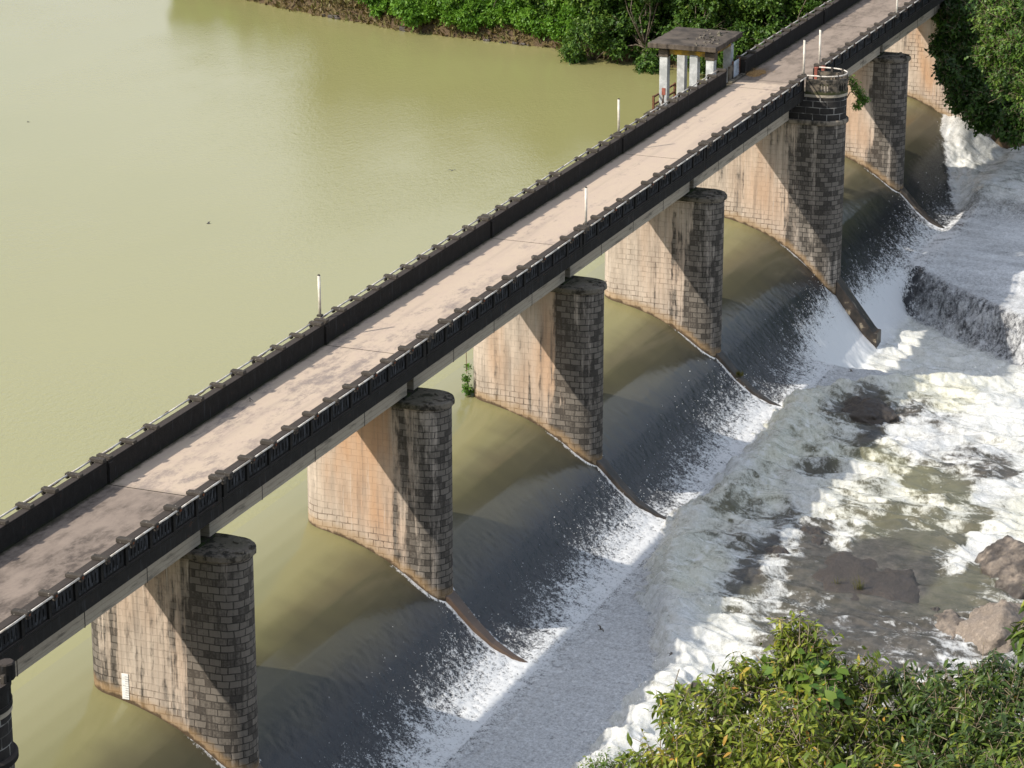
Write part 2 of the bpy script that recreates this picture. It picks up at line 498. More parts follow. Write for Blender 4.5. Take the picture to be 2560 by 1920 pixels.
    aer = k.math('MULTIPLY', k.ramp(fs, 0.12, 0.58), body)
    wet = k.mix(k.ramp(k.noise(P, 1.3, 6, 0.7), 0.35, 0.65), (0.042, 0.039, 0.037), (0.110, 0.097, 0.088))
    clear = k.mix(thin, (0.27, 0.256, 0.122), k.mix(body, (0.030, 0.031, 0.035), wet))  # olive to near-black: reflected deck and shade painted into the thin sheet's colour
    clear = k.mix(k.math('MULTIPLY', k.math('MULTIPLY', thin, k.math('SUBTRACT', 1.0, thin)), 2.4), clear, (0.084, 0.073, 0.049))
    clear = k.mix(silt, clear, k.mix(k.noise(P, 0.6, 3), (0.125, 0.122, 0.078), (0.195, 0.188, 0.115)))
    clear = k.mix(aer, clear, k.mix(silt, (0.54, 0.55, 0.56), (0.62, 0.61, 0.485)))
    warm = k.math('MULTIPLY', silt, k.ramp(k.noise(k.mapv(P, (0.5, 0.8, 1)), 1.0, 4), 0.36, 0.66, 0.1, 0.9))
    fw = k.mix(warm, (0.80, 0.81, 0.815), (0.76, 0.745, 0.63))
    c = k.mix(k.math('MULTIPLY', fm, k.math('MULTIPLY_ADD', body, 0.06, 0.94)), clear, fw)
    hb = k.math('ADD', k.math('MULTIPLY', f1, 0.7), k.math('MULTIPLY', f2, 0.35))
    hb = k.math('ADD', k.math('MULTIPLY', hb, rel), k.math('MULTIPLY', fm, 0.3))
    MAT['spill'] = k.done(c, k.math('MULTIPLY_ADD', fm, 0.5, 0.11), k.bump(hb, 0.55, 0.08), 0.5, IOR=1.33)

    # ---- banks and hills
    k = NT('bank_earth')
    P = k.pos()
    n1 = k.noise(P, 0.8, 6, 0.65)
    n2 = k.noise(P, 4.0, 5, 0.7)
    z = k.sep(P)[2]
    c = k.mix(n2, (0.075, 0.05, 0.032), (0.20, 0.145, 0.09))
    c = k.mix(k.ramp(n1, 0.45, 0.6, 0, 0.8), c, (0.16, 0.125, 0.055))
    c = k.mix(k.ramp(k.math('ADD', z, k.math('MULTIPLY', n1, 1.5)), 1.9, 3.4), c, k.mix(n2, (0.022, 0.035, 0.010), (0.05, 0.08, 0.018)))
    MAT['earth'] = k.done(c, 0.95, k.bump(k.math('ADD', n1, n2), 1.0, 0.3), 0.1)

    # ---- leaves
    def leaf(name, key, cols, pos, trans=0.25, rough=0.5):
        k = NT(name)
        v = k.attr('leafv')
        rp = k.t.nodes.new('ShaderNodeValToRGB')
        e = rp.color_ramp.elements
        while len(e) < len(cols): e.new(0.5)
        for i, (c, p) in enumerate(zip(cols, pos)):
            e[i].position = p
            e[i].color = (*c, 1)
        k.put(rp.inputs[0], v)
        c = rp.outputs[0]
        b = k.bsdf
        k.put(b.inputs['Base Color'], c)
        b.inputs['Roughness'].default_value = rough
        b.inputs['Specular IOR Level'].default_value = 0.35
        tr = k.n('ShaderNodeBsdfTranslucent')
        k.put(tr.inputs['Color'], k.mix(1.0, c, (1.0, 1.0, 0.45), 'MULTIPLY'))
        mx = k.n('ShaderNodeMixShader')
        mx.inputs[0].default_value = trans
        k.t.links.new(b.outputs[0], mx.inputs[1])
        k.t.links.new(tr.outputs[0], mx.inputs[2])
        k.t.links.new(mx.outputs[0], k.out.inputs[0])
        MAT[key] = k.m
    leaf('olive_green_leaves', 'leaf_near', [(0.05, 0.085, 0.015), (0.14, 0.195, 0.024), (0.28, 0.32, 0.04), (0.40, 0.36, 0.055), (0.50, 0.22, 0.05), (0.66, 0.50, 0.07)], [0.0, 0.4, 0.72, 0.93, 0.97, 1.0])
    leaf('dark_long_leaves', 'leaf_dark', [(0.03, 0.055, 0.016), (0.065, 0.11, 0.024), (0.15, 0.21, 0.03), (0.28, 0.30, 0.045), (0.45, 0.20, 0.04)], [0.0, 0.45, 0.8, 0.97, 1.0], 0.2, 0.4)
    leaf('heart_shaped_leaves', 'leaf_heart', [(0.045, 0.12, 0.02), (0.10, 0.18, 0.025), (0.20, 0.27, 0.035), (0.62, 0.48, 0.05)], [0.0, 0.4, 0.93, 1.0])
    leaf('forest_leaves', 'leaf_forest', [(0.016, 0.040, 0.008), (0.055, 0.12, 0.016), (0.125, 0.21, 0.026), (0.22, 0.27, 0.05)], [0.0, 0.4, 0.8, 1.0], 0.2)
    leaf('bright_shrub_leaves', 'leaf_shrub', [(0.04, 0.10, 0.012), (0.105, 0.235, 0.02), (0.17, 0.32, 0.034), (0.26, 0.33, 0.07)], [0.0, 0.4, 0.85, 1.0], 0.3)
    leaf('dry_bank_grass', 'leaf_dry', [(0.10, 0.075, 0.04), (0.20, 0.15, 0.07), (0.23, 0.22, 0.08), (0.10, 0.15, 0.03)], [0.0, 0.45, 0.8, 1.0], 0.2)
build_materials()

# ------------------------------------------------------------------ dimensions (metres; x along the bridge, -y downstream, z=0 reservoir level)
DECK = 8.44
YC = 4.0
_wy = np.array([40, 9, 8, 7, 6, 5, 4, 3, 2, 1, 0, -1, -2, -3, -4, -5, -7, -60], float)[::-1]
_wz = np.array([0, 0, -.03, -.12, -.28, -.52, -.84, -1.27, -1.85, -2.55, -3.38, -4.42, -5.22, -5.66, -5.88, -5.97, -6.02, -6.1], float)[::-1]
_vz = np.array([0, 0, -.03, -.12, -.28, -.52, -.84, -1.27, -1.85, -2.60, -3.55, -4.80, -6.15, -7.35, -8.20, -8.5, -8.6, -8.6], float)[::-1]
def prof(y, steep=False):
    return np.interp(y, _wy, _vz if steep else _wz)

def stadium(xc, r, yd, yu, step=0.25):
    """outline from the upstream tip down the -x side, round the nose and back"""
    pts = []
    n = max(6, int(PI * r / 2 / step))
    for i in range(n):
        a = PI / 2 + (PI / 2) * i / n
        pts.append((xc + r * math.cos(a), yu + r * math.sin(a)))
    m = max(2, int((yu - yd) / step))
    for i in range(m):
        pts.append((xc - r, yu + (yd - yu) * i / m))
    n2 = 2 * n
    for i in range(n2):
        a = PI + PI * i / n2
        pts.append((xc + r * math.cos(a), yd + r * math.sin(a)))
    for i in range(m):
        pts.append((xc + r, yd + (yu - yd) * i / m))
    for i in range(n):
        a = (PI / 2) * i / n
        pts.append((xc + r * math.cos(a), yu + r * math.sin(a)))
    return pts

def shell(name, outline, z0, z1, dz, closed=True, wear=None, orange=None, steep=False, topcap=True, origin=(0, 0, 0), courses=.25):
    """vertical masonry wall along an outline, with uv and weathering attributes"""
    pts = list(outline) + ([outline[0]] if closed else [])
    P = np.array(pts)
    s = np.concatenate([[0], np.cumsum(np.hypot(*np.diff(P, axis=0).T))])
    nz = int(round((z1 - z0) / dz)) + 1
    zs = np.linspace(z0, z1, nz)
    n = len(P)
    X = np.repeat(P[None, :, :], nz, 0)
    Z = np.repeat(zs[:, None], n, 1)
    V = np.dstack([X, Z[:, :, None]]).reshape(-1, 3)
    i = np.arange(n - 1)
    q = np.concatenate([np.stack([j * n + i, (j + 1) * n + i, (j + 1) * n + i + 1, j * n + i + 1], 1) for j in range(nz - 1)])
    yy = V[:, 1]
    cz = courses if np.isscalar(courses) else courses
    att = {'courses': np.full(len(V), cz), 'above_water': V[:, 2] - prof(yy, steep), 'nose': sstep(1.75, 1.15, yy),
           'wear': wear(V[:, 0], yy, V[:, 2]) if wear else np.full(len(V), .3), 'orange': orange(V[:, 0], yy, V[:, 2]) if orange else np.zeros(len(V))}
    V = V - np.array(origin)
    verts = V
    me = np_mesh(name, verts, quads=q, smooth=True, attrs=att)
    uv = me.uv_layers.new(name='pm')
    li = np.empty(len(me.loops), np.int32)
    me.loops.foreach_get('vertex_index', li)
    U = np.stack([s[li % n], zs[li // n]], 1).astype(np.float32)
    uv.data.foreach_set('uv', U.ravel())
    return me

def pier_wear(seed, base=0.0, nose=1.0, up=0.0):
    def w(x, y, z):
        yy = y + 0.4 * fbm(z * 0.5 + seed, y * 0.6, 2, 5)
        n = sstep(3.1, 2.2, yy) * (.55 + .45 * sstep(2.6 - seed % 3 * .4, 1.9 - seed % 3 * .4, yy)) - .30 * sstep(1.7, 1.0, yy) + .46 * sstep(.65, .2, yy)
        top = sstep(4.6, 6.3, z) * sstep(3.2, 1.5, y) * 0.10
        far = np.where(np.abs(y) < 99, sstep(5.3, 6.2, y), 0) * up
        low = sstep(-1.5, -3.4, z) * -0.35
        return np.clip(0.10 + base + n * 0.84 * nose - top + far + low, 0, 1.1)
    return w
def pier_orange(amount, y0=2.0, y1=5.9):
    def f(x, y, z):
        return amount * sstep(y0 - 1.0, y0 + 0.9, y) * sstep(y1 + .55, y1 - .25, y) * sstep(-1.2, 1.6, z + (4 - y) * 0.5)
    return f

def masonry_pier(xc, label, r=1.08, rc=1.22, yd=1.23, yu=6.25, seed=0, base=0.0, nose=1.0, up=0.0, orange=0.6, steep=False, ztop=6.30, group='piers of the spillway', divider=True, cap=True, courses=.25):
    root = empty('bridge_pier', (xc, 0, 0))
    tag(root, label, 'bridge pier', group)
    org = (xc, 0, 0)
    me = shell('pier_shaft', stadium(xc, r, yd, yu), -9.5, ztop, 0.26, True, pier_wear(seed, base, nose, up), pier_orange(orange), steep, origin=org, courses=courses)
    link('pier_shaft', me, MAT['pier'], root)
    if cap:
        m = MB()
        ol = stadium(0, rc, yd, yu + 0.2, 0.3)
        ol = [(p[0] + random.uniform(-.03, .03), p[1] + random.uniform(-.03, .03)) for p in ol]
        m.prism(ol, 6.27, 6.56)
        cp = m.build('pier_cap', MAT['cap'], root, bevel=0.05)
        m = MB()     # broken rim and rubble on the cap
        for k in range(16):
            a = random.uniform(PI * 1.02, PI * 1.98)
            rr = rc - random.uniform(0.10, 0.75)
            px, py = rr * math.cos(a), yd + rr * math.sin(a)
            w = random.uniform(.05, .16)
            m.box(px - w, px + w, py - w * .8, py + w * .8, 6.555, 6.57 + random.uniform(.02, .08))
        m.build('rubble', MAT['cap'], cp, bevel=0.02)['kind'] = 'stuff'
        for yb in (2.35, 5.25):
            MB().box(-.75, .75, yb - .28, yb + .28, 6.562, 6.665).build('bearing_pad', MAT['black'], root)
    if divider:
        m = MB()
        ys = np.linspace(0.9, -3.95, 26)
        top, bot = [], []
        for y in ys:
            t = float(np.clip((0.9 - y) / 4.85, 0, 1))
            if steep:
                w, z = 0.52, float(np.interp(y, [-3.7, -1.1, 0.9], [-7.15, -3.85, -2.35]))
            else:
                w, z = 0.47 * (1 - t) ** 0.75 + 0.03, float(prof(y)) + 0.34 * (1 - t ** 2.2) - 0.03
            top.append((w, y, z))
        vs, fs = [], []
        for w, y, z in top:
            vs += [(-w, y, -9.5), (-w, y, z - .06), (-w + .06 * min(1, w * 2), y, z), (w - .06 * min(1, w * 2), y, z), (w, y, z - .06), (w, y, -9.5)]
        for i in range(len(top) - 1):
            for k in range(5):
                fs.append((i * 6 + k, i * 6 + k + 1, (i + 1) * 6 + k + 1, (i + 1) * 6 + k))
        e = (len(top) - 1) * 6
        fs.append(tuple(e + k for k in range(6)))
        m.add(vs, fs)
        m.build('divider_wall', MAT['divider'], root)
    return root

PX = [-20.3, -0.12, 19.88, 39.88, 59.88, 80.75, 101.6, 121.6]
p1 = masonry_pier(PX[1], 'nearest whole stone pier, with the white gauge board and grey mould patches on its face', seed=1, base=0.30, up=0.35, orange=0.3)
p2 = masonry_pier(PX[2], 'stone pier with a warm orange face, standing next after the gauge board pier', seed=2, base=0.0, orange=1.0)
p3 = masonry_pier(PX[3], 'stone pier with a creeper growing at its upstream foot', seed=3, base=0.12, orange=0.75)
p4 = masonry_pier(PX[4], 'pale stone pier with a broken cap, standing just before the round tower pier', seed=4, base=0.06, orange=0.35, courses=.7)
p6 = masonry_pier(PX[6], 'farthest free-standing pier, beyond the round tower, with a soot black nose', seed=6, base=0.02, nose=1.05, orange=0.55, courses=1.3)
# gauge board on the first pier
g = MB().box(-1.105, -1.082, 5.25, 5.56, -.30, .82).build('gauge_board', MAT['gauge'], p1)
m = MB()
for i in range(10):
    z = -.22 + i * 0.1
    m.box(-1.108, -1.1055, 5.24, 5.24 + (.16 if i % 5 else .26), z, z + .022)
m.build('gauge_marks', MAT['tick'], g)

def tower_pier(xc, label, bay_label=None, seed=0, steep=True, shelter_side=False):
    r = 1.38
    root = masonry_pier(xc, label, r=r, yd=0.20, yu=6.2 if not shelter_side else 10.2, seed=seed, base=.08, nose=0.95, orange=0.55, steep=steep, ztop=6.5, cap=False, courses=1.1, group='tower piers with a round bay')
    # sill ring
    m = MB()
    ol = stadium(0, r + .15, .2, 6.2, .2)
    m.prism(ol, 6.42, 6.74)
    m.build('ring_course', MAT['ring'] if shelter_side else MAT['black'], root, bevel=.07)
    # dark drum with white joints
    me = shell('drum', stadium(0, r - .01, .2, 2.6, .2), 6.74, 8.22, .25, True, None, None)
    link('drum', me, MAT['drum'], root)
    def arc(rad, a0, a1, n):
        return [(rad * math.cos(a0 + (a1 - a0) * i / n), .2 + rad * math.sin(a0 + (a1 - a0) * i / n)) for i in range(n + 1)]
    def wallseg(m, a0, a1, z0, z1, ro, ri, n=4):
        o = arc(ro, a0, a1, n)
        i_ = arc(ri, a0, a1, n)[::-1]
        m.prism(o + i_, z0, z1)
    m = MB()   # floor of the bay
    m.prism(arc(r + .04, PI, 2 * PI, 24) + [(r + .04, 1.2), (-r - .04, 1.2)], 8.222, 8.42)
    bay = m.build('bay_floor', MAT['girder'], root, bevel=.02)
    m = MB()
    ro, ri = r + .02, r - .18
    for (z0, z1, e) in ((8.424, 8.60, .035), (9.12, 9.36, .03)):
        wallseg(m, PI, 2 * PI, z0, z1, ro + e, ri - e * .5, 30)
        for sx in (-1, 1):
            x0, x1 = sorted((sx * (ri - e * .5), sx * (ro + e)))
            m.box(x0, x1, .2, 1.12, z0, z1)
    slots = []
    for c in (192, 245, 298, 345):
        for dlt in (-9, 0, 9):
            slots.append((math.radians(c + dlt - 1.9), math.radians(c + dlt + 1.9)))
    slots.sort()
    a = PI
    for s0, s1 in slots:
        wallseg(m, a, s0, 8.60, 9.12, ro, ri, 4)
        a = s1
    wallseg(m, a, 2 * PI, 8.60, 9.12, ro, ri, 3)
    for sx in (-1, 1):
        x0, x1 = sorted((sx * ri, sx * ro))
        m.box(x0, x1, .2, 1.12, 8.60, 9.12)
    bw = m.build('bay_parapet', MAT['bay'] if shelter_side else MAT['black'], root)
    m = MB()
    for a in (PI + .02, math.radians(230), math.radians(276), math.radians(322), 2 * PI - .02):
        px, py = (ro - .09) * math.cos(a), .2 + (ro - .09) * math.sin(a)
        MB().box(px - .08, px + .08, py - .08, py + .08, 9.36, 9.66).build('rail_stub', MAT['block'], bw, bevel=.02)
    pass
    pts = [(-(ro - .05), 1.05, 9.6)] + [((ro - .05) * math.cos(PI + PI * i / 24), .2 + (ro - .05) * math.sin(PI + PI * i / 24), 9.6) for i in range(25)] + [(ro - .05, 1.05, 9.6)]
    if shelter_side:
        MB().tube(pts, .045, 8).build('handrail', MAT['pipe'], bw, smooth=True)
    else:
        ax, ay = (ro - .10) * math.cos(math.radians(292)), .2 + (ro - .10) * math.sin(math.radians(292))
        MB().prism([(ax + .34 * math.cos(t), ay + .30 * math.sin(t)) for t in np.linspace(0, 2 * PI, 9)[:-1]], 9.36, 9.98).build('corner_post', MAT['black'], bw, bevel=.05)
    return root

# drum and bay materials
k = NT('drum_masonry')
uv = k.n('ShaderNodeUVMap', uv_map='pm').outputs[0]
br = k.t.nodes.new('ShaderNodeTexBrick')
k.put(br.inputs['Vector'], uv)
br.inputs['Brick Width'].default_value = .92
br.inputs['Row Height'].default_value = .42
br.inputs['Mortar Size'].default_value = .022
br.inputs['Scale'].default_value = 1.0
P = k.pos()
n = k.noise(P, 4, 5, .65)
c = k.mix(n, (.014, .014, .016), (.055, .05, .045))
c = k.mix(k.math('MULTIPLY', br.outputs['Fac'], k.ramp(k.noise(P, 1.3, 4), .42, .58, .15, .9)), c, (.34, .33, .31))
MAT['drum'] = k.done(c, .9, k.bump(n, .4, .03), .2)
k = NT('bay_parapet_concrete')
P = k.pos()
n = k.noise(P, 2.5, 5, .65)
z = k.sep(P)[2]
c = k.mix(k.ramp(n, .42, .62), (.03, .028, .024), (.155, .13, .10))
c = k.mix(k.math('MULTIPLY', k.ramp(k.math('ADD', z, k.math('MULTIPLY', n, .5)), 8.95, 8.75), .8), c, (.05, .055, .02))
MAT['bay'] = k.done(c, .92, k.bump(n, .4, .03), .2)
k = NT('ring_course_concrete')
P = k.pos()
n = k.noise(k.mapv(P, (2, 2, .8)), 1.0, 5, .65)
MAT['ring'] = k.done(k.mix(k.ramp(n, .4, .62), (.27, .23, .18), (.05, .045, .038)), .92, k.bump(n, .5, .04), .2)
t5 = tower_pier(PX[5], 'round tower pier with a railed bay at deck level, halfway along the bridge', seed=5, shelter_side=True)
t0 = tower_pier(PX[0], 'black round tower pier cut off by the bottom left corner', seed=9, steep=False)
# red posts at the mouth of the bay and its inner kerb belong to the tower
for dx, dy in ((1.55, 1.30), (2.05, .98)):
    m = MB().box(dx - .10, dx + .10, dy - .10, dy + .10, 8.2, 9.45)
    m.box(dx - .13, dx + .13, dy - .13, dy + .13, 9.45, 9.54)
    m.build('bay_gate_post', MAT['red'], t5, bevel=.02)

# ------------------------------------------------------------------ spans
def coping_block_mesh():
    m = MB().box(-.135, .135, -.06, .62, 0, .17)
    m.box(-.10, .10, .50, .62, -.14, .0)
    me = m.mesh('coping_block', .025)
    me.materials.append(MAT['block'])
    return me
BLOCK = coping_block_mesh()
BLOCK2 = BLOCK.copy()
def clamp_mesh():
    m = MB().box(-.05, .05, .43, .64, -.10, -.02)
    me = m.mesh('rail_clamp')
    me.materials.append(MAT['rust'])
    return me
CLAMP = clamp_mesh()

def parapet(root, side, x0, x1, ox, with_cable):
    """side -1 downstream (right in the photo), +1 upstream; coordinates local to (ox, YC, DECK)"""
    Ln = x1 - x0
    nb = max(2, int(round(Ln / 1.946)))
    S = lambda d: side * d
    def bx(m, xa, xb, da, db, za, zb):
        ya, yb = sorted((S(da), S(db)))
        m.box(xa - ox, xb - ox, ya, yb, za, zb)
    zt = 1.0
    m = MB()
    bx(m, x0, x1, 2.40, 2.66, 0.004, zt - .11)                  # wall
    bx(m, x0, x1, 2.385, 2.755, zt - .11, zt)                   # coping
    bx(m, x0, x1, 2.66, 2.735, 0.004, .14)                      # foot band
    xs = [x0 + .22 + (Ln - .44) * i / nb for i in range(nb + 1)]
    for i, x in enumerate(xs):
        w = .16 if i in (0, nb) else .10
        bx(m, x - w, x + w, 2.66, 2.745, .14, zt - .11)         # pilasters
    bx(m, x0 + .02, x0 + .34, 2.33, 2.40, 0.004, zt - .11)
    pw = m.build('parapet', MAT['black'], root, bevel=.012)
    m = MB()
    for i in range(nb):
        a, b = xs[i] + .10, xs[i + 1] - .10
        w = (b - a)
        bx(m, a + .10, b - .10, 2.66, 2.69, .66, .80)
        bx(m, a + .10, b - .10, 2.66, 2.69, .22, .34)
        nbar = 6
        for j in range(nbar):
            c = a + .17 + (w - .34) * j / (nbar - 1)
            bx(m, c - .085, c + .085, 2.66, 2.69, .34, .66)
    m.build('slot_bars', MAT['bars'], pw)
    for i, x in enumerate(xs):
        if 0 < i < nb and random.random() < .06:
            continue
        o = link('coping_block', BLOCK, None, pw)
        o.location = (x - ox + random.uniform(-.02, .02), S(2.40), zt)
        o.rotation_euler = (0, 0, random.uniform(-.03, .03))
        o.scale = (random.uniform(.9, 1.15), side * random.uniform(.95, 1.05), random.uniform(.8, 1.1))
        if 0 < i < nb:
            c = link('rail_clamp', CLAMP, None, pw)
            c.location = (x - ox, S(2.40), zt + .10)
            c.scale = (1, side, 1)
    m = MB()
    seg = []
    for i in range(nb):
        sag = random.uniform(-.012, .012)
        m.tube([(xs[i] - ox + .02, S(2.93), zt + .055), ((xs[i] + xs[i + 1]) / 2 - ox, S(2.93), zt + .055 + sag), (xs[i + 1] - ox - .02, S(2.93), zt + .055)], .042, 7)
    m.build('handrail', MAT['pipe'], pw, smooth=True)
    if with_cable:
        m = MB()
        for i in range(nb):
            pts = []
            dip = random.uniform(.06, .16)
            for t in np.linspace(0, 1, 7):
                pts.append((xs[i] + (xs[i + 1] - xs[i]) * t - ox, S(3.02), zt + .06 - dip * 4 * t * (1 - t)))
            m.tube(pts, .022, 5)
        m.build('slack_cable', MAT['cable'], pw)
    return pw

def slab_mesh(x0, x1, ox, yl, yr, z0, z1):
    m = MB().box(x0 - ox, x1 - ox, yl, yr, z0, z1)
    me = m.mesh('deck_slab', 0)
    me.materials.append(MAT['black'])
    me.materials.append(MAT['deck'])
    for p in me.polygons:
        p.material_index = 1 if p.normal.z > .9 else 0
    return me

def span(x0, x1, label, left=None, right=None, girders=True, g0=.38, g1=.38):
    ox = (x0 + x1) / 2
    root = empty('bridge_span', (ox, YC, DECK))
    tag(root, label, 'bridge span', 'spans of the bridge')
    link('deck_slab', slab_mesh(x0 + .03, x1 - .03, ox, -2.74, 2.74, -.50, 0), None, root)
    if girders:
        for y0 in (-1.9, 1.0):
            m = MB().box(x0 + g0 - ox, x1 - g1 - ox, y0, y0 + .5, -1.775, -.504)
            gd = m.build('girder', MAT['girder'], root, bevel=.02)
            for i in range(1, 4):
                xx = x0 + (x1 - x0) * i / 4 - ox
                MB().box(xx - .02, xx + .02, y0 - .012, y0 + .512, -1.787, -.508).build('cast_joint', MAT['block'], gd)
        for xx in (x0 + g0 + .1, x1 - g1 - .45):
            MB().box(xx - ox, xx + .35 - ox, -1.396, .996, -1.6, -.506).build('end_diaphragm', MAT['black'], root)
    l0, l1 = left or (x0, x1)
    r0, r1 = right or (x0, x1)
    parapet(root, 1, l0 + .04, l1 - .04, ox, True)
    parapet(root, -1, r0 + .04, r1 - .04, ox, False)
    return root

J = [-.14, 19.86, 39.86, 59.86]
span(-41.0, -21.60, 'bridge span left of the black corner tower, out at the picture edge')
span(-19.0, J[0], 'nearest span, with a dirty grey-brown deck, ending at the gauge board pier')
span(J[0], J[1], 'span with large grey patches on its pink deck, between gauge board and orange-faced piers')
span(J[1], J[2], 'pink-decked span between the orange-faced pier and the creeper pier')
span(J[2], J[3], 'pink-decked span ending at the broken-capped pier, a white post on its downstream parapet')
span(J[3], 79.5, 'clean pale pink span just before the round tower and the open pillared shelter', right=(J[3], 79.62))
span(82.0, 101.55, 'grey-decked span just beyond the round tower, half shaded by tree shadows', left=(83.15, 101.55), right=(82.75, 101.55), g0=.5)
span(101.55, 121.6, 'farthest span, running into the trees at the top edge', g1=.1)
span(121.6, 150, 'bridge approach beyond the far abutment, hidden by trees', girders=False)
# short deck over the two towers
for xa, xb, root in ((79.5, 82.0, t5), (-21.6, -19.0, t0)):
    me = slab_mesh(xa + .03, xb - .03, root.location.x, 1.26, 6.74, DECK - .5, DECK)
    link('deck_slab', me, None, root)
    MB().box(xa - root.location.x + .1, xb - root.location.x - .1, 1.9, 6.1, 6.745, 7.93).build('deck_support', MAT['black'], root)
# left parapet of the corner tower
m = MB().box(-1.25, 1.25, 6.40, 6.75, 8.445, 9.44)
m.build('parapet', MAT['black'], t0, bevel=.02)

# abutment at the far end
root = empty('abutment', (PX[7], 0, 0))
tag(root, 'orange masonry abutment at the far end of the bridge, half hidden behind dark trees', 'abutment')
ol = [(140, 12), (130, 12), (121.3, 11), (120.5, 10.2)] + [(120.5, y) for y in np.arange(9.8, -1.0, -.3)] + [(120.9, -1.4), (126, -2.6), (140, -4)]
me = shell('abutment_wall', ol, -9.5, 7.9, .3, False, pier_wear(8, .02, .4, 0), pier_orange(1.0, .6, 5.0), False, origin=(PX[7], 0, 0), courses=1.3)
link('abutment_wall', me, MAT['pier'], root)
MB().prism([(p[0] - PX[7], p[1]) for p in ol], 7.5, 7.9).build('abutment_top', MAT['cap'], root)

# ------------------------------------------------------------------ loose things on the bridge
def white_post(x, y, z, h, label):
    root = empty('white_post', (x, y, z))
    tag(root, label, 'post', 'white pipe posts along the parapets')
    lean = random.uniform(-.015, .015)
    MB().tube([(0, 0, 0), (lean * h * .5, 0, h * .5), (lean * h, .01, h - .05)], .068, 12).build('pipe', MAT['post'], root, smooth=True)
    MB().tube([(lean * h, .01, h - .05), (lean * h, .01, h)], [.072, .05], 12).build('cap', MAT['block'], root)
    MB().box(-.12, .12, -.12, .12, -.06, .03).build('base_plate', MAT['block'], root, bevel=.01)
white_post(20.62, 6.98, 9.60, 1.95, 'tall white post on the reservoir-side parapet, nearest the camera')
white_post(60.28, 6.78, 9.60, 2.0, 'white post on the reservoir-side parapet in front of the pillared shelter')
white_post(40.42, 1.33, 9.60, 1.95, 'white post on the downstream parapet above the creeper pier')
white_post(79.62, 1.36, 9.60, 2.25, 'white post where the parapet meets the tower bay, left of the red gate posts')
white_post(82.98, 1.30, 9.55, 2.35, 'white post standing behind the red gate posts of the tower bay')
white_post(101.8, 1.18, 9.2, 2.4, 'farthest white post, cut off by the top edge')

# corrugated gate in the gap of the upstream parapet
root = empty('corrugated_gate', (81.9, 6.72, DECK))
tag(root, 'pale corrugated sheet gate closing the parapet gap beside the shelter', 'gate')
n = 40
vs, fs = [], []
for i in range(n + 1):
    z = .05 + 1.05 * i / n
    o = .022 * math.sin(i * 2 * PI / 4)
    for x in (-.15, 1.1):
        vs += [(x, o - .008, z), (x, o + .008, z)]
for i in range(n):
    a = i * 4
    fs += [(a, a + 2, a + 6, a + 4), (a + 1, a + 5, a + 7, a + 3), (a, a + 4, a + 5, a + 1), (a + 2, a + 3, a + 7, a + 6)]
fs += [(0, 1, 3, 2), (n * 4, n * 4 + 2, n * 4 + 3, n * 4 + 1)]
MB().add(vs, fs).build('sheet', MAT['zinc'], root)
m = MB()
m.box(-.24, -.16, -.05, .05, 0, 1.16)
m.box(1.11, 1.19, -.05, .05, 0, 1.16)
m.build('gate_post', MAT['brown'], root)
MB().box(-1.1, -.26, -.07, .05, 0.006, .98).build('side_panel', MAT['cap'], root, bevel=.01)
MB().box(-1.6, 1.25, -.42, -.12, .003, .13).build('threshold', MAT['cap'], root, bevel=.02)

# straw heap
m = MB()
root_s = None
Ns = 420
pos = np.stack([rng.normal(0, .75, Ns), rng.normal(0, .38, Ns), np.abs(rng.normal(0, .08, Ns)) + .02], 1)
ang = rng.uniform(0, 2 * PI, Ns)
for p, a in zip(pos, ang):
    l = random.uniform(.15, .45)
    dx, dy = math.cos(a) * l, math.sin(a) * l
    q = (-dy / l * .012, dx / l * .012)
    z2 = p[2] + random.uniform(-.02, .06)
    m.add([(p[0] - q[0], p[1] - q[1], p[2]), (p[0] + q[0], p[1] + q[1], p[2]), (p[0] + dx, p[1] + dy, z2)], [(0, 1, 2)])
lay = [(1.25 * math.cos(a) * random.uniform(.8, 1.1), .6 * math.sin(a) * random.uniform(.8, 1.1)) for a in np.linspace(0, 2 * PI, 26)[:-1]]
vs = [(x, y, .004) for x, y in lay] + [(x * .5, y * .5, .10) for x, y in lay] + [(0, 0, .15)]
fs = [(i, (i + 1) % 25, 25 + (i + 1) % 25, 25 + i) for i in range(25)] + [(25 + i, 25 + (i + 1) % 25, 50) for i in range(25)]
m.add(vs, fs)
o = m.build('straw_heap', MAT['straw'])
o.location = (84.0, 5.85, DECK)
tag(o, 'low heap of brown dry straw on the deck by the corrugated gate', 'straw heap', kind='stuff')

# ------------------------------------------------------------------ pillared shelter on the upstream side of the tower pier
root = empty('gate_shelter', (81.7, 9.25, 6.5))
tag(root, 'open concrete shelter with whitewashed pillars and a weathered flat roof beside the bridge', 'shelter')
MB().box(-3.6, 3.4, -2.3, 2.3, -.35, .0).build('platform', MAT['cap'], root, bevel=.03)
for (x, y) in ((-2.05, 1.42), (-2.05, -1.72), (-.0, -.35), (2.05, 1.62), (2.05, -1.55), (-2.05, -.62)):
    if (x, y) == (-.0, -.35):
        continue
    pl = MB().box(x - .27, x + .27, y - .27, y + .27, 0, 3.78).build('pillar', MAT['pillar'], root, bevel=.025)
    if y in (1.42, -1.72):
        MB().box(x - .33, x + .33, y - .33, y + .33, 3.55, 4.04).build('capital', MAT['roof'], pl, bevel=.02)
m = MB()
m.box(-2.25, -1.85, -1.38, 1.08, 3.72, 4.16)
m.box(1.85, 2.25, -1.26, 1.33, 3.72, 4.16)
m.box(-1.71, 1.77, 1.30, 1.66, 3.72, 4.16)
m.box(-1.71, 1.77, -1.80, -1.44, 3.72, 4.16)
m.build('beam', MAT['yellow'], root, bevel=.03)
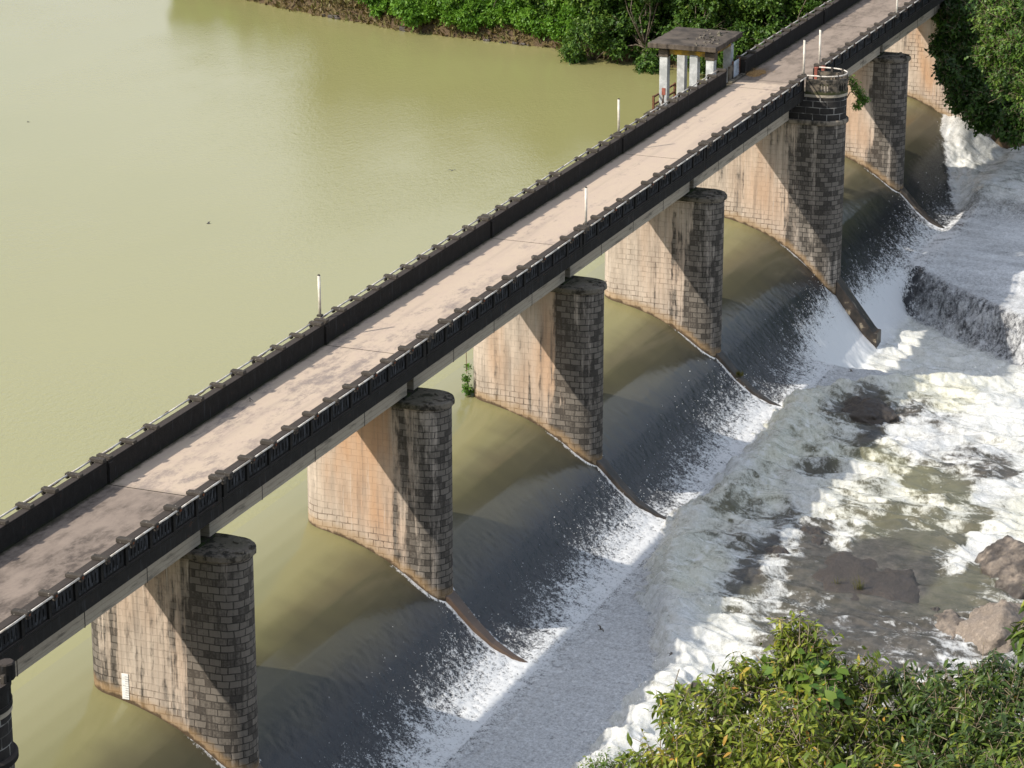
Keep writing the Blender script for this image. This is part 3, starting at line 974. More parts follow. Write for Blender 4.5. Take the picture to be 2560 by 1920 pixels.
# roof slab with ragged edges
N = 26
edge = []
cs = [(-2.85, -2.27), (2.85, -2.27), (2.85, 2.30), (-2.85, 2.30)]
for a, b in zip(cs, cs[1:] + cs[:1]):
    for i in range(N):
        t = i / N
        edge.append((a[0] + (b[0] - a[0]) * t + random.uniform(-.05, .05), a[1] + (b[1] - a[1]) * t + random.uniform(-.05, .05)))
roof = MB().prism(edge, 4.17, 4.50).build('roof_slab', MAT['roof'], root, bevel=.03)
m = MB()
for k in range(34):
    x, y = random.gauss(-.3, 1.3), random.gauss(-.9, .5)
    x, y = max(-2.6, min(2.6, x)), max(-2.0, min(2.0, y))
    w = random.uniform(.03, .11)
    m.box(x - w, x + w, y - w * .7, y + w * .7, 4.495, 4.51 + random.uniform(.02, .09))
for k in range(3):
    x, y = .8 + k * .35, -1.4 + .12 * k
    m.add([(x, y, 4.5), (x + .5, y + .1, 4.5), (x + .45, y + .35, 4.5), (x + .05, y + .3, 4.5), (x + .1, y + .1, 4.66), (x + .42, y + .25, 4.62)], [(0, 1, 4), (1, 5, 4), (1, 2, 5), (2, 3, 5), (3, 4, 5), (3, 0, 4)])
m.build('rubble', MAT['cap'], roof)['kind'] = 'stuff'
MB().box(-2.345, -2.322, 1.25, 1.50, 1.05, 1.5).build('switch_box', MAT['red'], root)
m = MB()
m.tube([(-2.34, 1.36, 1.05), (-2.36, 1.45, .6), (-2.36, 1.52, 0)], .025, 6)
m.tube([(-2.34, 1.44, 1.05), (-2.36, 1.36, .5), (-2.36, 1.30, 0)], .025, 6)
m.build('cable', MAT['cable'], root)

root = empty('platform_railing', (80.6, 11.0, 6.5))
tag(root, 'short rusty brown railing around the foot of the shelter pillar', 'railing')
for x in (-2.1, 2.1):
    MB().box(x - .07, x + .07, -.07, .07, 0, 1.15).build('rail_post', MAT['brown'], root, bevel=.01)
for z in (.55, 1.06):
    MB().box(-2.02, 2.02, -.045, .045, z - .05, z + .05).build('rail_bar', MAT['brown'], root)

# ------------------------------------------------------------------ water
CTRL = np.array([63.1,-3.7,0.75,0.7,66.3,-4.9,1,0.3,68.1,-7.6,0.95,0.5,69.6,-10.3,0.95,0.5,70,-12.3,1,0.6,64.4,-15.2,1,0.3,62.6,-16.5,1,0.2,65.7,-10.3,0.8,0.8,64.7,-12.6,0.75,0.8,63.5,-9.8,0.8,0.6,64.2,-6.5,0.8,0.6,61.5,-7.3,0.1,0,61.6,-8.3,0.05,0,60.4,-9.4,0.05,0,58.1,-9.3,0.15,0.1,57.2,-10,0.05,0,58.7,-5.1,0.85,0.7,55.1,-4.1,0.85,0.8,52,-4.1,0.92,0.4,49,-4.1,0.95,0.2,46.2,-4.2,0.97,0.2,51.4,-6.3,0.8,0.8,54.8,-7.2,0.8,0.7,56.7,-8.2,0.6,0.4,52.4,-8.9,0.7,0.7,57.7,-11.4,0.9,0.1,57.3,-13.4,0.75,0,55.8,-15.7,0.6,0,56,-17.6,0.5,0,53.5,-17.2,0.35,0,54,-18.5,0.12,0,55.8,-18.6,0.85,0.2,55.3,-13,0.85,0,59.1,-10,0.8,0.1,59.1,-14.9,0.85,0.1,58.9,-17.4,0.9,0.3,60.7,-12.6,0.6,0,61,-11,0.3,0,53.1,-10.6,0.35,1,52.3,-12.3,0.3,1,50.8,-14.1,0.15,0.9,49.5,-15.9,0.15,0.8,48.8,-16.9,0.2,0.7,50.3,-8.7,0.3,0.2,50.2,-10.5,0.9,0.2,51.1,-12.1,0.8,0.4,48.9,-13.7,0.85,0.5,47.8,-15.8,0.8,0.4,46.6,-17.5,0.7,0.5,47.1,-8.5,0.9,0.3,47.3,-10.4,0.75,0.5,47.2,-12.3,0.5,0.5,45.4,-14.6,0.3,0.6,44.9,-16.6,0.2,0.6,42.7,-16.2,0.15,0.4,50.3,-18,0.9,0.1,52.1,-18.9,0.9,0.1,48.2,-19.4,0.7,0.3,48.5,-20.2,0.9,0.7,44.2,-19.4,0.95,0.1,42.3,-19.2,0.9,0.1,43.5,-18.2,0.2,0.4,42.1,-6.3,0.3,0.6,42.3,-7.7,0.4,0.4,41.9,-9.2,0.35,0.1,41.2,-10.8,0.25,0,39.9,-12,0.2,0,39.7,-10.3,0.9,0.1,42.9,-5.1,0.7,0.5,39.8,-5.2,0.9,0.4,39.6,-8.5,0.9,0.3,40.7,-12.7,0.85,0.2,42.9,-13,0.6,0.4,43.5,-10.5,0.8,0.4,39.6,-14.4,0.08,0,40.5,-15.9,0.06,0.1,36.7,-3.4,0.95,0.1,36.1,-5.9,0.85,0.6,33.8,-7.8,0.85,0.7,30.8,-7.7,0.9,0.7,27.8,-7.1,0.97,0.1,27.5,-9.9,0.85,0.5,25.9,-9.3,0.97,0.2,22.1,-9.6,1,0.2,18.4,-9.9,1,0.3,16,-9.8,1,0.3,24,-11,1,0.2,26.2,-11.3,0.85,0.3,37.1,-8.4,0.5,0.2,37.7,-9.8,0.12,0,37.5,-10.8,0.6,0.1,39.7,-11.5,0.12,0,38.7,-12.3,0.06,0,33.8,-10.5,0.15,0,32.5,-10.4,0.15,0,34.5,-10.8,0.85,0.1,31.8,-11.6,0.7,0.1,30.6,-11.2,0.6,0.2,30.9,-10.6,0.35,0.4,34.3,-12.5,0.12,0.1,36.2,-13.6,0.03,0,37,-15.6,0.02,0,39.3,-16,0.03,0,38.3,-17.4,0.03,0,35.6,-18.1,0.03,0,33.4,-15.5,0.1,0.1,31.8,-14.3,0.2,0.1,31.8,-17,0.15,0,30.7,-15.7,0.2,0,30.1,-18.4,0.2,0,30,-19.5,0.25,0,30.6,-20.9,0.5,0,30.2,-13.2,0.35,0.1,29.3,-12.2,0.4,0.2,37,-19.3,0.05,0.6,34.9,-19.3,0.05,0.4,38.7,-19.9,0.1,0.5,39.4,-19.3,0.8,0.1,42.5,-20.1,0.85,0.2,46.1,-20.4,0.9,0.5,42,-16.4,0.15,0.5,42.6,-14,0.2,0.6,44.4,-16.9,0.2,0.5,46.1,-18.7,0.2,0.5,45.1,-12.2,0.5,0.5,44.9,-9.9,0.9,0.3,44.7,-7.7,0.8,0.7]).reshape(-1, 4)

def axis(parts):
    out = []
    for a, b, s in parts:
        out.append(np.arange(a, b, s))
    return np.concatenate(out + [[parts[-1][1]]])
xs = axis([(-46, 2, .4), (2, 46, .10), (46, 84, .125), (84, 116, .16), (116, 160, .6)])
ys = axis([(-70, -30, .8), (-30, -25, .25), (-25, 3, .10), (3, 9.6, .2)])
GX, GY = np.meshgrid(xs, ys)
x, y = GX.ravel(), GY.ravel()
_sy = np.linspace(-60, 40, 4001)
_sl = np.concatenate([[0], np.cumsum(np.hypot(np.diff(_sy), np.diff(prof(_sy))))])
sl = np.interp(y, _sy, _sl)
wob = fbm(x * .5, y * .5, 3, 3)
wob2 = fbm(x * 1.9, y * 1.9, 3, 31)
# where the drop to the deep pool between the two bays lies
b_up = sstep(66.5, 77.5, x) * (1 - sstep(84.5, 92, x))
xl = 70.0 + .5 * wob
xr = 92.0 + .75 * (y + 2.0) + .5 * wob
pool = sstep(-.9, 1.0, x - xl) * (1 - sstep(-2.4, .5, x - xr + .5 * wob2))
lower = pool * sstep(-2.0, -4.6, y) + b_up * (1 - sstep(-2.0, -4.6, y))
zn, zs_ = prof(y), prof(y, True)
z = zn * (1 - lower) + zs_ * lower
z = z + .65 * sstep(88, 93, x) * sstep(-2.5, -4.5, y) * (1 - lower)
far7 = sstep(103.5, 108, x)
y7 = np.interp(x, [100, 104, 118, 124], [-5.2, -3.2, 1.6, 3]) + .4 * wob2
z = z + far7 * 1.4 * sstep(.3, -2.4, y - y7)
z = np.where(y < -9, z - .035 * np.clip(-9 - y, 0, 25), z)
# the edge of the roller
fx = np.array([-60, 5, 11, 17.6, 22, 25, 29.6, 35, 41, 44, 48, 52, 57, 61, 63, 65.5, 67, 69, 71, 160])
fy = np.array([-9.2, -9.3, -9.3, -9.2, -8.9, -7.9, -5.7, -4.3, -3.5, -4.2, -3.9, -4.0, -3.7, -3.5, -4.6, -6.6, -9, -12.5, -16, -40])
yF = np.interp(x, fx, fy)
d = yF - y + .55 * wob2 + .5 * wob             # > 0 downstream of the edge
inroll = sstep(-.15, .35, d) * (x < 74)
# control points for foam and silt on the river bed (inverse distance, world metres)
near = np.where((x > 6) & (x < 76) & (y < -2.5) & (y > -32))[0]
F0 = np.full(len(x), .88)
S0 = np.full(len(x), .35)
px = x[near] + .8 * fbm(x[near] * .45, y[near] * .45, 3, 41)
py = y[near] + .45 * fbm(x[near] * .5, y[near] * .5, 3, 43)
acc_w = np.zeros(len(near)); acc_f = np.zeros(len(near)); acc_s = np.zeros(len(near))
for cx, cy, cf, cs in CTRL:
    w = 1.0 / (((px - cx) * .42) ** 2 + (py - cy) ** 2 + .03) ** 2.0
    acc_w += w; acc_f += w * cf; acc_s += w * cs
F0[near] = acc_f / acc_w
S0[near] = acc_s / acc_w
F0 = np.where(F0 > .1, .1 + .9 * np.clip((F0 - .1) / .9, 0, 1) ** .68, F0)
# flow streaks: pattern stretched along the current and folded by slow eddies
ex = x + 1.2 * fbm(x * .28, y * .28, 3, 51)
ey = y + 1.2 * fbm(x * .28 + 9, y * .28, 3, 53)
lace = ridged(ex * .95 + ey * .12, ey * .42, 5, 61, .62)
lace2 = ridged(ex * 2.6, ey * 1.5, 4, 67, .6)
turb = fbm(ex * .8, ey * .6, 4, 71)
lace3 = ridged(ex * 1.5 + 3, ey * .75, 5, 69, .65)
namp = (.50 + .50 * sstep(.04, .30, F0)) * (1 - .55 * sstep(.62, .92, F0))
bed = F0 + (.50 * (lace - .5) + .42 * (lace2 - .5) + .45 * (lace3 - .5) + .30 * turb) * namp
# ogee: foam grows toward the toe, later beside the pier on the left of each bay
xp = np.array(PX)
pi_ = np.clip(np.searchsorted(xp, x) - 1, 0, len(xp) - 2)
u = np.clip((x - xp[pi_]) / (xp[pi_ + 1] - xp[pi_]), 0, 1)
ystart = -.7 + 1.5 * u + .55 * wob
s = sstep(2.2, -4.6, y - ystart)
streak = fbm(x * 2.4, sl * .5, 4, 81)
speck = fbm(x * 3.4, sl * 2.9, 3, 83)
blot = fbm(x * .9, sl * .55, 3, 85)
og = .70 * s ** .95 + (.07 * streak + .26 * speck + .20 * blot) * sstep(.0, .2, s) * (1 - .5 * s) - .13 * (1 - s) + .10 * sstep(.2, .9, speck) * sstep(.05, .25, s)
og = np.where(y < -4.2, np.clip(og, .0, .56 + .10 * streak + .10 * speck), og)
# white water in the steep bay
og = og + lower * sstep(0.6, -3.5, y) * .45
# splash line beside the piers and dividers
dp = np.min(np.abs(x[:, None] - xp[None, 1:7]), axis=1)
rp = np.where(np.abs(x - 80.75) < 6, 1.38, 1.08)
tt_ = np.clip((.9 - y) / 4.85, 0, 1)
hw = np.where(np.abs(x - 80.75) < 6, .52, .47 * (1 - tt_) ** .75 + .03)
side = dp - np.where(y > .15, np.sqrt(np.clip(rp ** 2 - np.clip(1.23 - y, 0, 1.08) ** 2, .1, 9)), hw)
line = sstep(.42 + .25 * sstep(1.5, -3, y), .05, side + .12 * wob2) * sstep(4.0, 1.6, y) * (y > -5.2 + .8 * wob2)
og = np.maximum(og, line * (.70 + .35 * speck))
foam = og * (1 - inroll) + np.clip(bed, -.3, 1.2) * inroll
# crest of the roller is solid white
foam = np.maximum(foam, (1 - np.abs(np.clip((d - .7) / 1.5, -1, 1))) * .95 * inroll)
# pool, far apron and the last bay
inpool = pool * sstep(-3.2, -4.6, y)
foam = np.maximum(foam, inpool * np.clip(.92 + .42 * (lace - .5) + .4 * turb, 0, 1.15))
apr6 = sstep(-.6, .6, x - xr) * sstep(-2.4, -3.6, y) * (x > 82)
run6 = fbm(x * .55, y * .16, 4, 87)
foam = np.where(apr6 > .5, .60 + .30 * run6 + .22 * (lace3 - .5) + .10 * speck, foam)
face = sstep(-2.9, -1.9, x - xr) * (1 - sstep(.0, .9, x - xr)) * sstep(-2.6, -3.8, y) * (x > 80)
foam = foam * (1 - face) + face * (.25 + .80 * (ridged(x * .9 + y * 1.5, z * 2.3 + y * .5, 4, 77, .65) - .5) + .3 * fbm(y * .5, z * .8, 3, 79))
foam = np.maximum(foam, far7 * sstep(.25, -.35, y - y7) * (1.0 + .5 * turb + .3 * (lace3 - .5)))
# heights: roller lip, waves and chop
lip = np.exp(-((d - 1.2) / 1.2) ** 2) * .55 + .42 * sstep(-.2, 2.0, d) + .30 * np.exp(-((x - 30) / 11) ** 2) * sstep(.3, 3.5, d) * sstep(-14, -8.5, y)
z = z + inroll * lip * sstep(-.2, 1.0, d)
amp = inroll * (.16 + .62 * sstep(.08, .6, F0)) + inpool * .75 + far7 * sstep(0, -2, y - y7) * .6
bill = (ridged(ex * .42 + ey * .06, ey * .17, 2, 91) - .55) * 1.15 + .20 * fbm(ex * 1.0, ey * .45, 4, 95) + .09 * fbm(ex * 4.2, ey * 2.6, 3, 97)
z = z + amp * bill * .8
sheet = sstep(1.6, -1.5, y) * (1 - inroll) * (1 - inpool)
z = z + sheet * (.012 * streak + .045 * speck * sstep(.02, .4, s) + .02 * blot) + sstep(2.2, .6, y) * sstep(-6, .5, y) * .020 * fbm(x * 2.6 + sl * .5, sl * 2.0, 3, 99)
silt = (1 - face) * np.where(inroll > .5, np.clip(S0 + .12, 0, 1), 0) + (1 - face) * inpool * .45 + far7 * sstep(0, -1, y - y7) * .3
thin = sstep(5.4, -0.4, y + .6 * wob)  # grows down the chute; carries its painted shade and reflected deck
soft = sstep(-3.6, -5.2, y + .5 * wob2) * (1 - inroll)
rough = np.clip(.12 * sstep(5, 1, y) + .5 * sheet + inroll + inpool + far7 * sstep(1.5, 0, y), .1, 1)
ny, nx = len(ys), len(xs)
i = np.arange(nx - 1)[None, :] + np.arange(ny - 1)[:, None] * nx
q = np.stack([i, i + 1, i + nx + 1, i + nx], -1).reshape(-1, 4)
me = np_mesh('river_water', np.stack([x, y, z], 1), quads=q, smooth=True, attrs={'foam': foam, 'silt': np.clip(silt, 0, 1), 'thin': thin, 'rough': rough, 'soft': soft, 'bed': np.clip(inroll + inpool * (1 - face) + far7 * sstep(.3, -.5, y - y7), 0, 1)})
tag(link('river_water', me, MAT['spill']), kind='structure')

# flying drops over the breaking sheets and along the roller
rd = np.random.default_rng(77)
wgt = np.exp(-((foam - .42) / .22) ** 2) * sheet * (y > -4.5) * .9 + np.exp(-((d - .3) / .9) ** 2) * inroll * 1.6 + inroll * sstep(.7, 1.0, foam) * .35 + inpool * .5 + far7 * sstep(.6, -.6, y - y7) * np.exp(-((y - y7) / 2.5) ** 2) * 1.2
cellw = np.gradient(xs)[None, :] * np.gradient(ys)[:, None]
wgt = wgt * cellw.ravel() * (x > 3) * (x < 125)
ND = 15000
pick = rd.choice(len(x), ND, p=wgt / wgt.sum())
up = np.where(inroll[pick] + inpool[pick] > .5, rd.exponential(.30, ND), rd.exponential(.10, ND)) + .02
cpos = np.stack([x[pick] + rd.normal(0, .06, ND), y[pick] + rd.normal(0, .06, ND), z[pick] + np.minimum(up, 1.3)], 1)
rad_ = rd.uniform(.012, .034, ND) * (1 + .5 * (rd.random(ND) < .12))
tet = np.array([(0, 0, 1), (.94, 0, -.33), (-.47, .82, -.33), (-.47, -.82, -.33)])
rotz = rd.uniform(0, 2 * PI, ND)
cr, sr = np.cos(rotz), np.sin(rotz)
TV = np.stack([tet[None, :, 0] * cr[:, None] - tet[None, :, 1] * sr[:, None], tet[None, :, 0] * sr[:, None] + tet[None, :, 1] * cr[:, None], np.repeat(tet[None, :, 2], ND, 0)], -1)
TV = cpos[:, None, :] + TV * rad_[:, None, None]
tf = np.array([(0, 1, 2), (0, 2, 3), (0, 3, 1), (1, 3, 2)])
me = np_mesh('spray_drops', TV.reshape(-1, 3), tris=(tf[None] + (np.arange(ND) * 4)[:, None, None]).reshape(-1, 3), smooth=True)
k = NT('white_spray')
n = k.noise(k.pos(), 3.0, 2)
MAT['spray'] = k.done(k.mix(n, (.78, .80, .82), (.88, .89, .90)), .6, None, .4)
tag(link('spray_drops', me, MAT['spray']), 'white drops of spray thrown up over the chutes and the roller', 'spray', kind='stuff')

# reservoir, joined to the crest along y = 9.6
rx = np.array([-600, -300, -120, -46, 0, 50, 100, 160, 300, 700], float)
ry = np.array([9.6, 40, 90, 160, 300, 700], float)
RX, RY = np.meshgrid(rx, ry)
i = np.arange(len(rx) - 1)[None, :] + np.arange(len(ry) - 1)[:, None] * len(rx)
q = np.stack([i, i + 1, i + len(rx) + 1, i + len(rx)], -1).reshape(-1, 4)
me = np_mesh('reservoir_water', np.stack([RX.ravel(), RY.ravel(), RX.ravel() * 0], 1), quads=q, smooth=True)
tag(link('reservoir_water', me, MAT['reservoir']), kind='structure')

# ------------------------------------------------------------------ land
def grid_obj(name, X, Y, Z, mat):
    ny, nx = X.shape
    i = np.arange(nx - 1)[None, :] + np.arange(ny - 1)[:, None] * nx
    q = np.stack([i, i + 1, i + nx + 1, i + nx], -1).reshape(-1, 4)
    me = np_mesh(name, np.stack([X.ravel(), Y.ravel(), Z.ravel()], 1), quads=q, smooth=True)
    return tag(link(name, me, mat), kind='structure')
bank_y = np.array([-300, -60, -30, -14, -6, 0, 3, 7, 12, 20, 26, 30, 36, 42, 48.6, 62, 69.5, 90, 140, 400], float)
bank_x = np.array([190, 130, 124, 121.5, 121.5, 122.5, 123, 122, 121.2, 120.4, 121.2, 121.6, 124.4, 125, 125.7, 130.5, 134.1, 146, 190, 420], float)
def bank_line(y): return np.interp(y, bank_y, bank_x)
def bank_h(x, y):
    dd = x - bank_line(y) + .7 * fbm(x * .25, y * .25, 3, 111)
    base = np.where(y < 1, -5.0, 0)
    h = -2.5 + 3.6 * sstep(-1.2, 1.4, dd) + .12 * np.clip(dd - 1.5, 0, 12) + .42 * np.clip(dd - 14, 0, 150) * np.interp(y, [-200, 95, 150], [1, 1, .12])  # steep last term: unseen hill shaped for the reservoir's reflections
    h = h + np.where(y < 1, -2.2 * sstep(1, -3, y) * (1 - sstep(2, 9, dd)), 0)
    return h + .35 * fbm(x * .5, y * .5, 4, 113) * sstep(-.5, 2, dd)
tx = np.concatenate([np.arange(-4, 22, .5), np.arange(22, 60, 2), np.arange(60, 330, 9)])
ty = np.concatenate([np.arange(-250, -20, 8), np.arange(-20, 80, .6), np.arange(80, 390, 8)])
TT, TY = np.meshgrid(tx, ty)
TX = bank_line(TY) + TT
grid_obj('far_bank', TX, TY, bank_h(TX, TY), MAT['earth'])
# wooded hill on which the photographer stands
HD = np.array([math.cos(math.radians(22)), math.sin(math.radians(22))])
RT = np.array([HD[1], -HD[0]])
CAM = Vector((-94.7734, -49.3111, 48.4490))
ss, tt = np.arange(-140, 114, 2.0), np.arange(-170, 171, 3.0)
SS, TT = np.meshgrid(ss, tt)
HX = CAM.x + SS * HD[0] + TT * RT[0]
HY = CAM.y + SS * HD[1] + TT * RT[1]
HZ = np.interp(SS, [-140, -60, 0, 12, 28, 50, 75, 90, 112], [70, 56, 44.5, 40, 30.5, 15, 0.5, -8, -11]) + .6 * fbm(HX * .15, HY * .15, 4, 121)
grid_obj('hillside', HX, HY, HZ, MAT['earth'])
grid_obj('ground', *[a * 1.0 for a in np.meshgrid(np.linspace(-3000, 3000, 9), np.linspace(-3000, 3000, 9))], np.full((9, 9), -14.0), MAT['earth'])

# ------------------------------------------------------------------ rocks
def rock(label, loc, rad, rz=0.0, seed=0, dry=0.0, flat=.5, dryfn=None):
    bm = bmesh.new()
    bmesh.ops.create_icosphere(bm, subdivisions=5, radius=1)
    V = np.array([v.co[:] for v in bm.verts])
    n = fbm(V[:, 0] * 1.2 + seed, V[:, 1] * 1.2 + V[:, 2] * .7, 5, 200 + seed) + .35 * ridged(V[:, 0] * 2.2 + V[:, 2], V[:, 1] * 2.2 - V[:, 2], 4, 230 + seed)
    V = V * (1 + .38 * n + .10 * fbm(V[:, 0] * 4 + seed, V[:, 1] * 4 + V[:, 2] * 3, 4, 260 + seed))[:, None]
    V[:, 2] = np.where(V[:, 2] > .1, np.round(V[:, 2] * 5 + .5 * n) / 5 * .35 + V[:, 2] * .65, V[:, 2])
    V[:, 2] = np.sign(V[:, 2]) * np.abs(V[:, 2]) ** (1 + flat * .3)
    V = V * np.array(rad)
    for v, c in zip(bm.verts, V): v.co = c
    me = bpy.data.meshes.new('river_rock')
    bm.to_mesh(me)
    bm.free()
    me.polygons.foreach_set('use_smooth', [True] * len(me.polygons))
    a = me.attributes.new('dry', 'FLOAT', 'POINT')
    hz = V[:, 2] / rad[2]
    a.data.foreach_set('value', np.clip(dry * sstep(-.05, .55, hz), 0, 1).astype(np.float32))
    o = link('river_rock', me, MAT['rock'])
    o.location = loc
    o.rotation_euler = (0, 0, rz)
    return tag(o, label, 'rock', 'rocks in the rapids')
rock('wide flat wet brown rock with water sliding over it, grass tufts on its edge', (36.4, -15.0, -6.42), (4.6, 3.0, .72), .15, 1, 0.0)
rock('dark wet hump of rock with white water breaking round it, below the creeper pier', (60.0, -8.9, -5.95), (1.2, 2.2, .9), -.55, 2)
rock('dark rounded boulder at the right picture edge, above the pale dry rock', (40.3, -22.2, -6.6), (3.0, 2.1, 1.45), .3, 3, .45)
rock('big pale dry boulder on the right, just above the foreground trees', (32.6, -22.9, -6.6), (2.7, 2.0, 1.5), .2, 4, 1.0)
rock('low brown rock slab left of the pale dry boulder', (32.2, -20.7, -6.6), (1.8, 1.1, .75), .4, 5, .5)
rock('small wet brown stone in the shallow pool beside the brown slab', (33.6, -19.5, -6.3), (.7, .35, .35), .1, 6, .3)
rock('dark wet rock in the spray behind the foreground bush', (18.9, -12.2, -5.95), (.9, .75, .75), .2, 7)
rock('ragged dark rock ledge with a white trickle, left of the flat rock', (36.8, -10.4, -6.05), (1.7, 1.0, .66), .5, 8)
rock('dark rock tip breaking the foam upstream of the ragged ledge', (40.2, -11.3, -6.05), (1.3, .8, .55), .1, 9)
rock('small dark rock in the eddy left of the white trickle', (32.9, -10.6, -6.2), (.9, .5, .5), .2, 10)

# ------------------------------------------------------------------ foliage
LANCE = (np.array([(0, 0, 0), (.34, .15, .05), (.34, -.15, .05), (.70, .12, -.05), (.70, -.12, -.05), (1, 0, -.22), (.34, 0, 0), (.70, 0, -.10)], float),
         np.array([(0, 6, 1), (0, 2, 6), (7, 5, 3), (7, 4, 5)]), np.array([(6, 7, 3, 1), (6, 2, 4, 7)]))
LONG = (LANCE[0] * np.array([1, .8, 1.25]), LANCE[1], LANCE[2])
HEART = (np.array([(0.06, 0, 0), (-.08, .22, .03), (-.08, -.22, .03), (.25, .44, .03), (.25, -.44, .03), (.65, .27, -.04), (.65, -.27, -.04), (1, 0, -.16), (.5, 0, -.05)], float),
         np.array([(0, 3, 1), (0, 2, 4), (0, 8, 3), (0, 4, 8), (8, 7, 5), (8, 6, 7), (8, 5, 3), (8, 4, 6)]), None)
DIAM = (np.array([(0, 0, 0), (.45, .30, .06), (1, 0, -.12), (.5, -.30, .02)], float), None, np.array([(0, 3, 2, 1)]))
SPRAY = (np.array([(0, 0, 0), (.30, .24, .05), (.55, .03, 0), (.28, -.24, .03), (.40, .12, .02), (.80, .26, -.06), (1.0, -.02, -.16), (.72, -.22, -.05)], float), None, np.array([(0, 3, 2, 1), (4, 7, 6, 5)]))

def unit(v): return v / np.maximum(np.linalg.norm(v, axis=1, keepdims=True), 1e-9)

def leaf_mesh(name, pos, dirv, upv, size, tmpl, val):
    T, tri, quad = tmpl
    d = unit(dirv)
    s = unit(np.cross(upv, d))
    n = np.cross(d, s)
    N, K = len(pos), len(T)
    V = pos[:, None, :] + size[:, None, None] * (T[None, :, 0:1] * d[:, None, :] + T[None, :, 1:2] * s[:, None, :] + T[None, :, 2:3] * n[:, None, :])
    off = (np.arange(N) * K)[:, None, None]
    tr = (tri[None] + off).reshape(-1, 3) if tri is not None else None
    qd = (quad[None] + off).reshape(-1, 4) if quad is not None else None
    return np_mesh(name, V.reshape(-1, 3), tris=tr, quads=qd, smooth=False, attrs={'leafv': np.repeat(val, K)})

def segs_mesh(name, A, B, ra, rb):
    """many thin three-sided twigs"""
    A, B = np.asarray(A, float), np.asarray(B, float)
    d = unit(B - A)
    h = np.where(np.abs(d[:, 2:3]) > .9, np.array([[1., 0, 0]]), np.array([[0, 0, 1.]]))
    u = unit(np.cross(d, h))
    w = np.cross(d, u)
    N = len(A)
    V = np.empty((N, 6, 3))
    for k in range(3):
        a = 2 * PI * k / 3
        o = u * math.cos(a) + w * math.sin(a)
        V[:, k] = A + o * np.asarray(ra)[:, None]
        V[:, 3 + k] = B + o * np.asarray(rb)[:, None]
    q = np.array([(0, 1, 4, 3), (1, 2, 5, 4), (2, 0, 3, 5)])
    return np_mesh(name, V.reshape(-1, 3), quads=(q[None] + (np.arange(N) * 6)[:, None, None]).reshape(-1, 4), smooth=True)

def foliage(blobs, twigs, leaves, size, r, droop=.35, tw_len=.5, squash=1.0, tone=(0, 1), inner=.35, up=.25):
    """leaves along twigs through blobs; blobs are (x, y, z, radius). returns leaf arrays and twig ends"""
    P, D, U, S, V, A, B = [], [], [], [], [], [], []
    for bi, (bx, by, bz, br_) in enumerate(blobs):
        n = max(3, int(twigs * (br_ ** 2)))
        v = unit(r.normal(size=(n, 3)))
        rad = br_ * (inner + (1 - inner) * r.random(n) ** .5)
        lump = .78 + .3 * gnoise(v[:, 0] * 1.9 + bi * 3.7, v[:, 1] * 1.9 + v[:, 2] * 1.3, 300 + bi)
        c = np.array([bx, by, bz]) + v * (rad * lump)[:, None] * np.array([1, 1, squash])
        td = unit(v * .75 + r.normal(size=(n, 3)) * .55 + np.array([0, 0, up]))
        L = tw_len * r.uniform(.6, 1.3, n)
        a, b = c - td * (L * .5)[:, None], c + td * (L * .5)[:, None]
        A.append(a - td * (L * .35)[:, None]); B.append(b)
        tone_b = r.uniform(-.12, .12)
        tone_t = r.normal(0, .14, n)
        for k in range(leaves):
            t = (k + r.random(n)) / leaves
            P.append(a + (b - a) * t[:, None])
            side = unit(np.cross(td, r.normal(size=(n, 3))))
            D.append(unit(td * .45 + side * .9 + np.array([0, 0, -droop]) * r.uniform(.3, 1.5, n)[:, None]))
            U.append(unit(np.array([0, 0, 1.0]) + r.normal(size=(n, 3)) * .45))
            S.append(size * r.uniform(.65, 1.25, n))
            V.append(np.clip(.46 + tone_b + tone_t + r.normal(0, .15, n), 0, .94))
    cat = lambda q: np.concatenate(q)
    V = cat(V)
    V = tone[0] + (tone[1] - tone[0]) * V
    return (cat(P), cat(D), cat(U), cat(S), V), (cat(A), cat(B))

def limb_tree(base, tops, r0, r, rt=.3):
    """trunk and limbs as tapered tubes from the base to each blob centre"""
    m = MB()
    base = Vector(base)
    cen = sum((Vector(t[:3]) for t in tops), Vector()) / len(tops)
    fork = base.lerp(cen, .45) + Vector((r.normal(0, .1), r.normal(0, .1), 0)) * (cen - base).length * .3
    m.tube([base - Vector((0, 0, .4)), base.lerp(fork, .5) + Vector((r.normal(0, .04), r.normal(0, .04), 0)) * (fork - base).length, fork], [r0 * 1.25, r0 * .95, r0 * .75], 8)
    for t in tops:
        tv = Vector(t[:3])
        mid = fork.lerp(tv, .5) + Vector((r.normal(0, .12), r.normal(0, .12), r.normal(0, .06))) * (tv - fork).length
        m.tube([fork, mid, tv], [r0 * .6, r0 * .36, r0 * .12], 6)
        for k in range(3):
            e = tv + Vector((r.normal(), r.normal(), r.normal(.3, .6))) * t[3] * .7
            m.tube([mid.lerp(tv, .4 + .3 * r.random()), e], [r0 * .2, r0 * .05], 4)
    return m

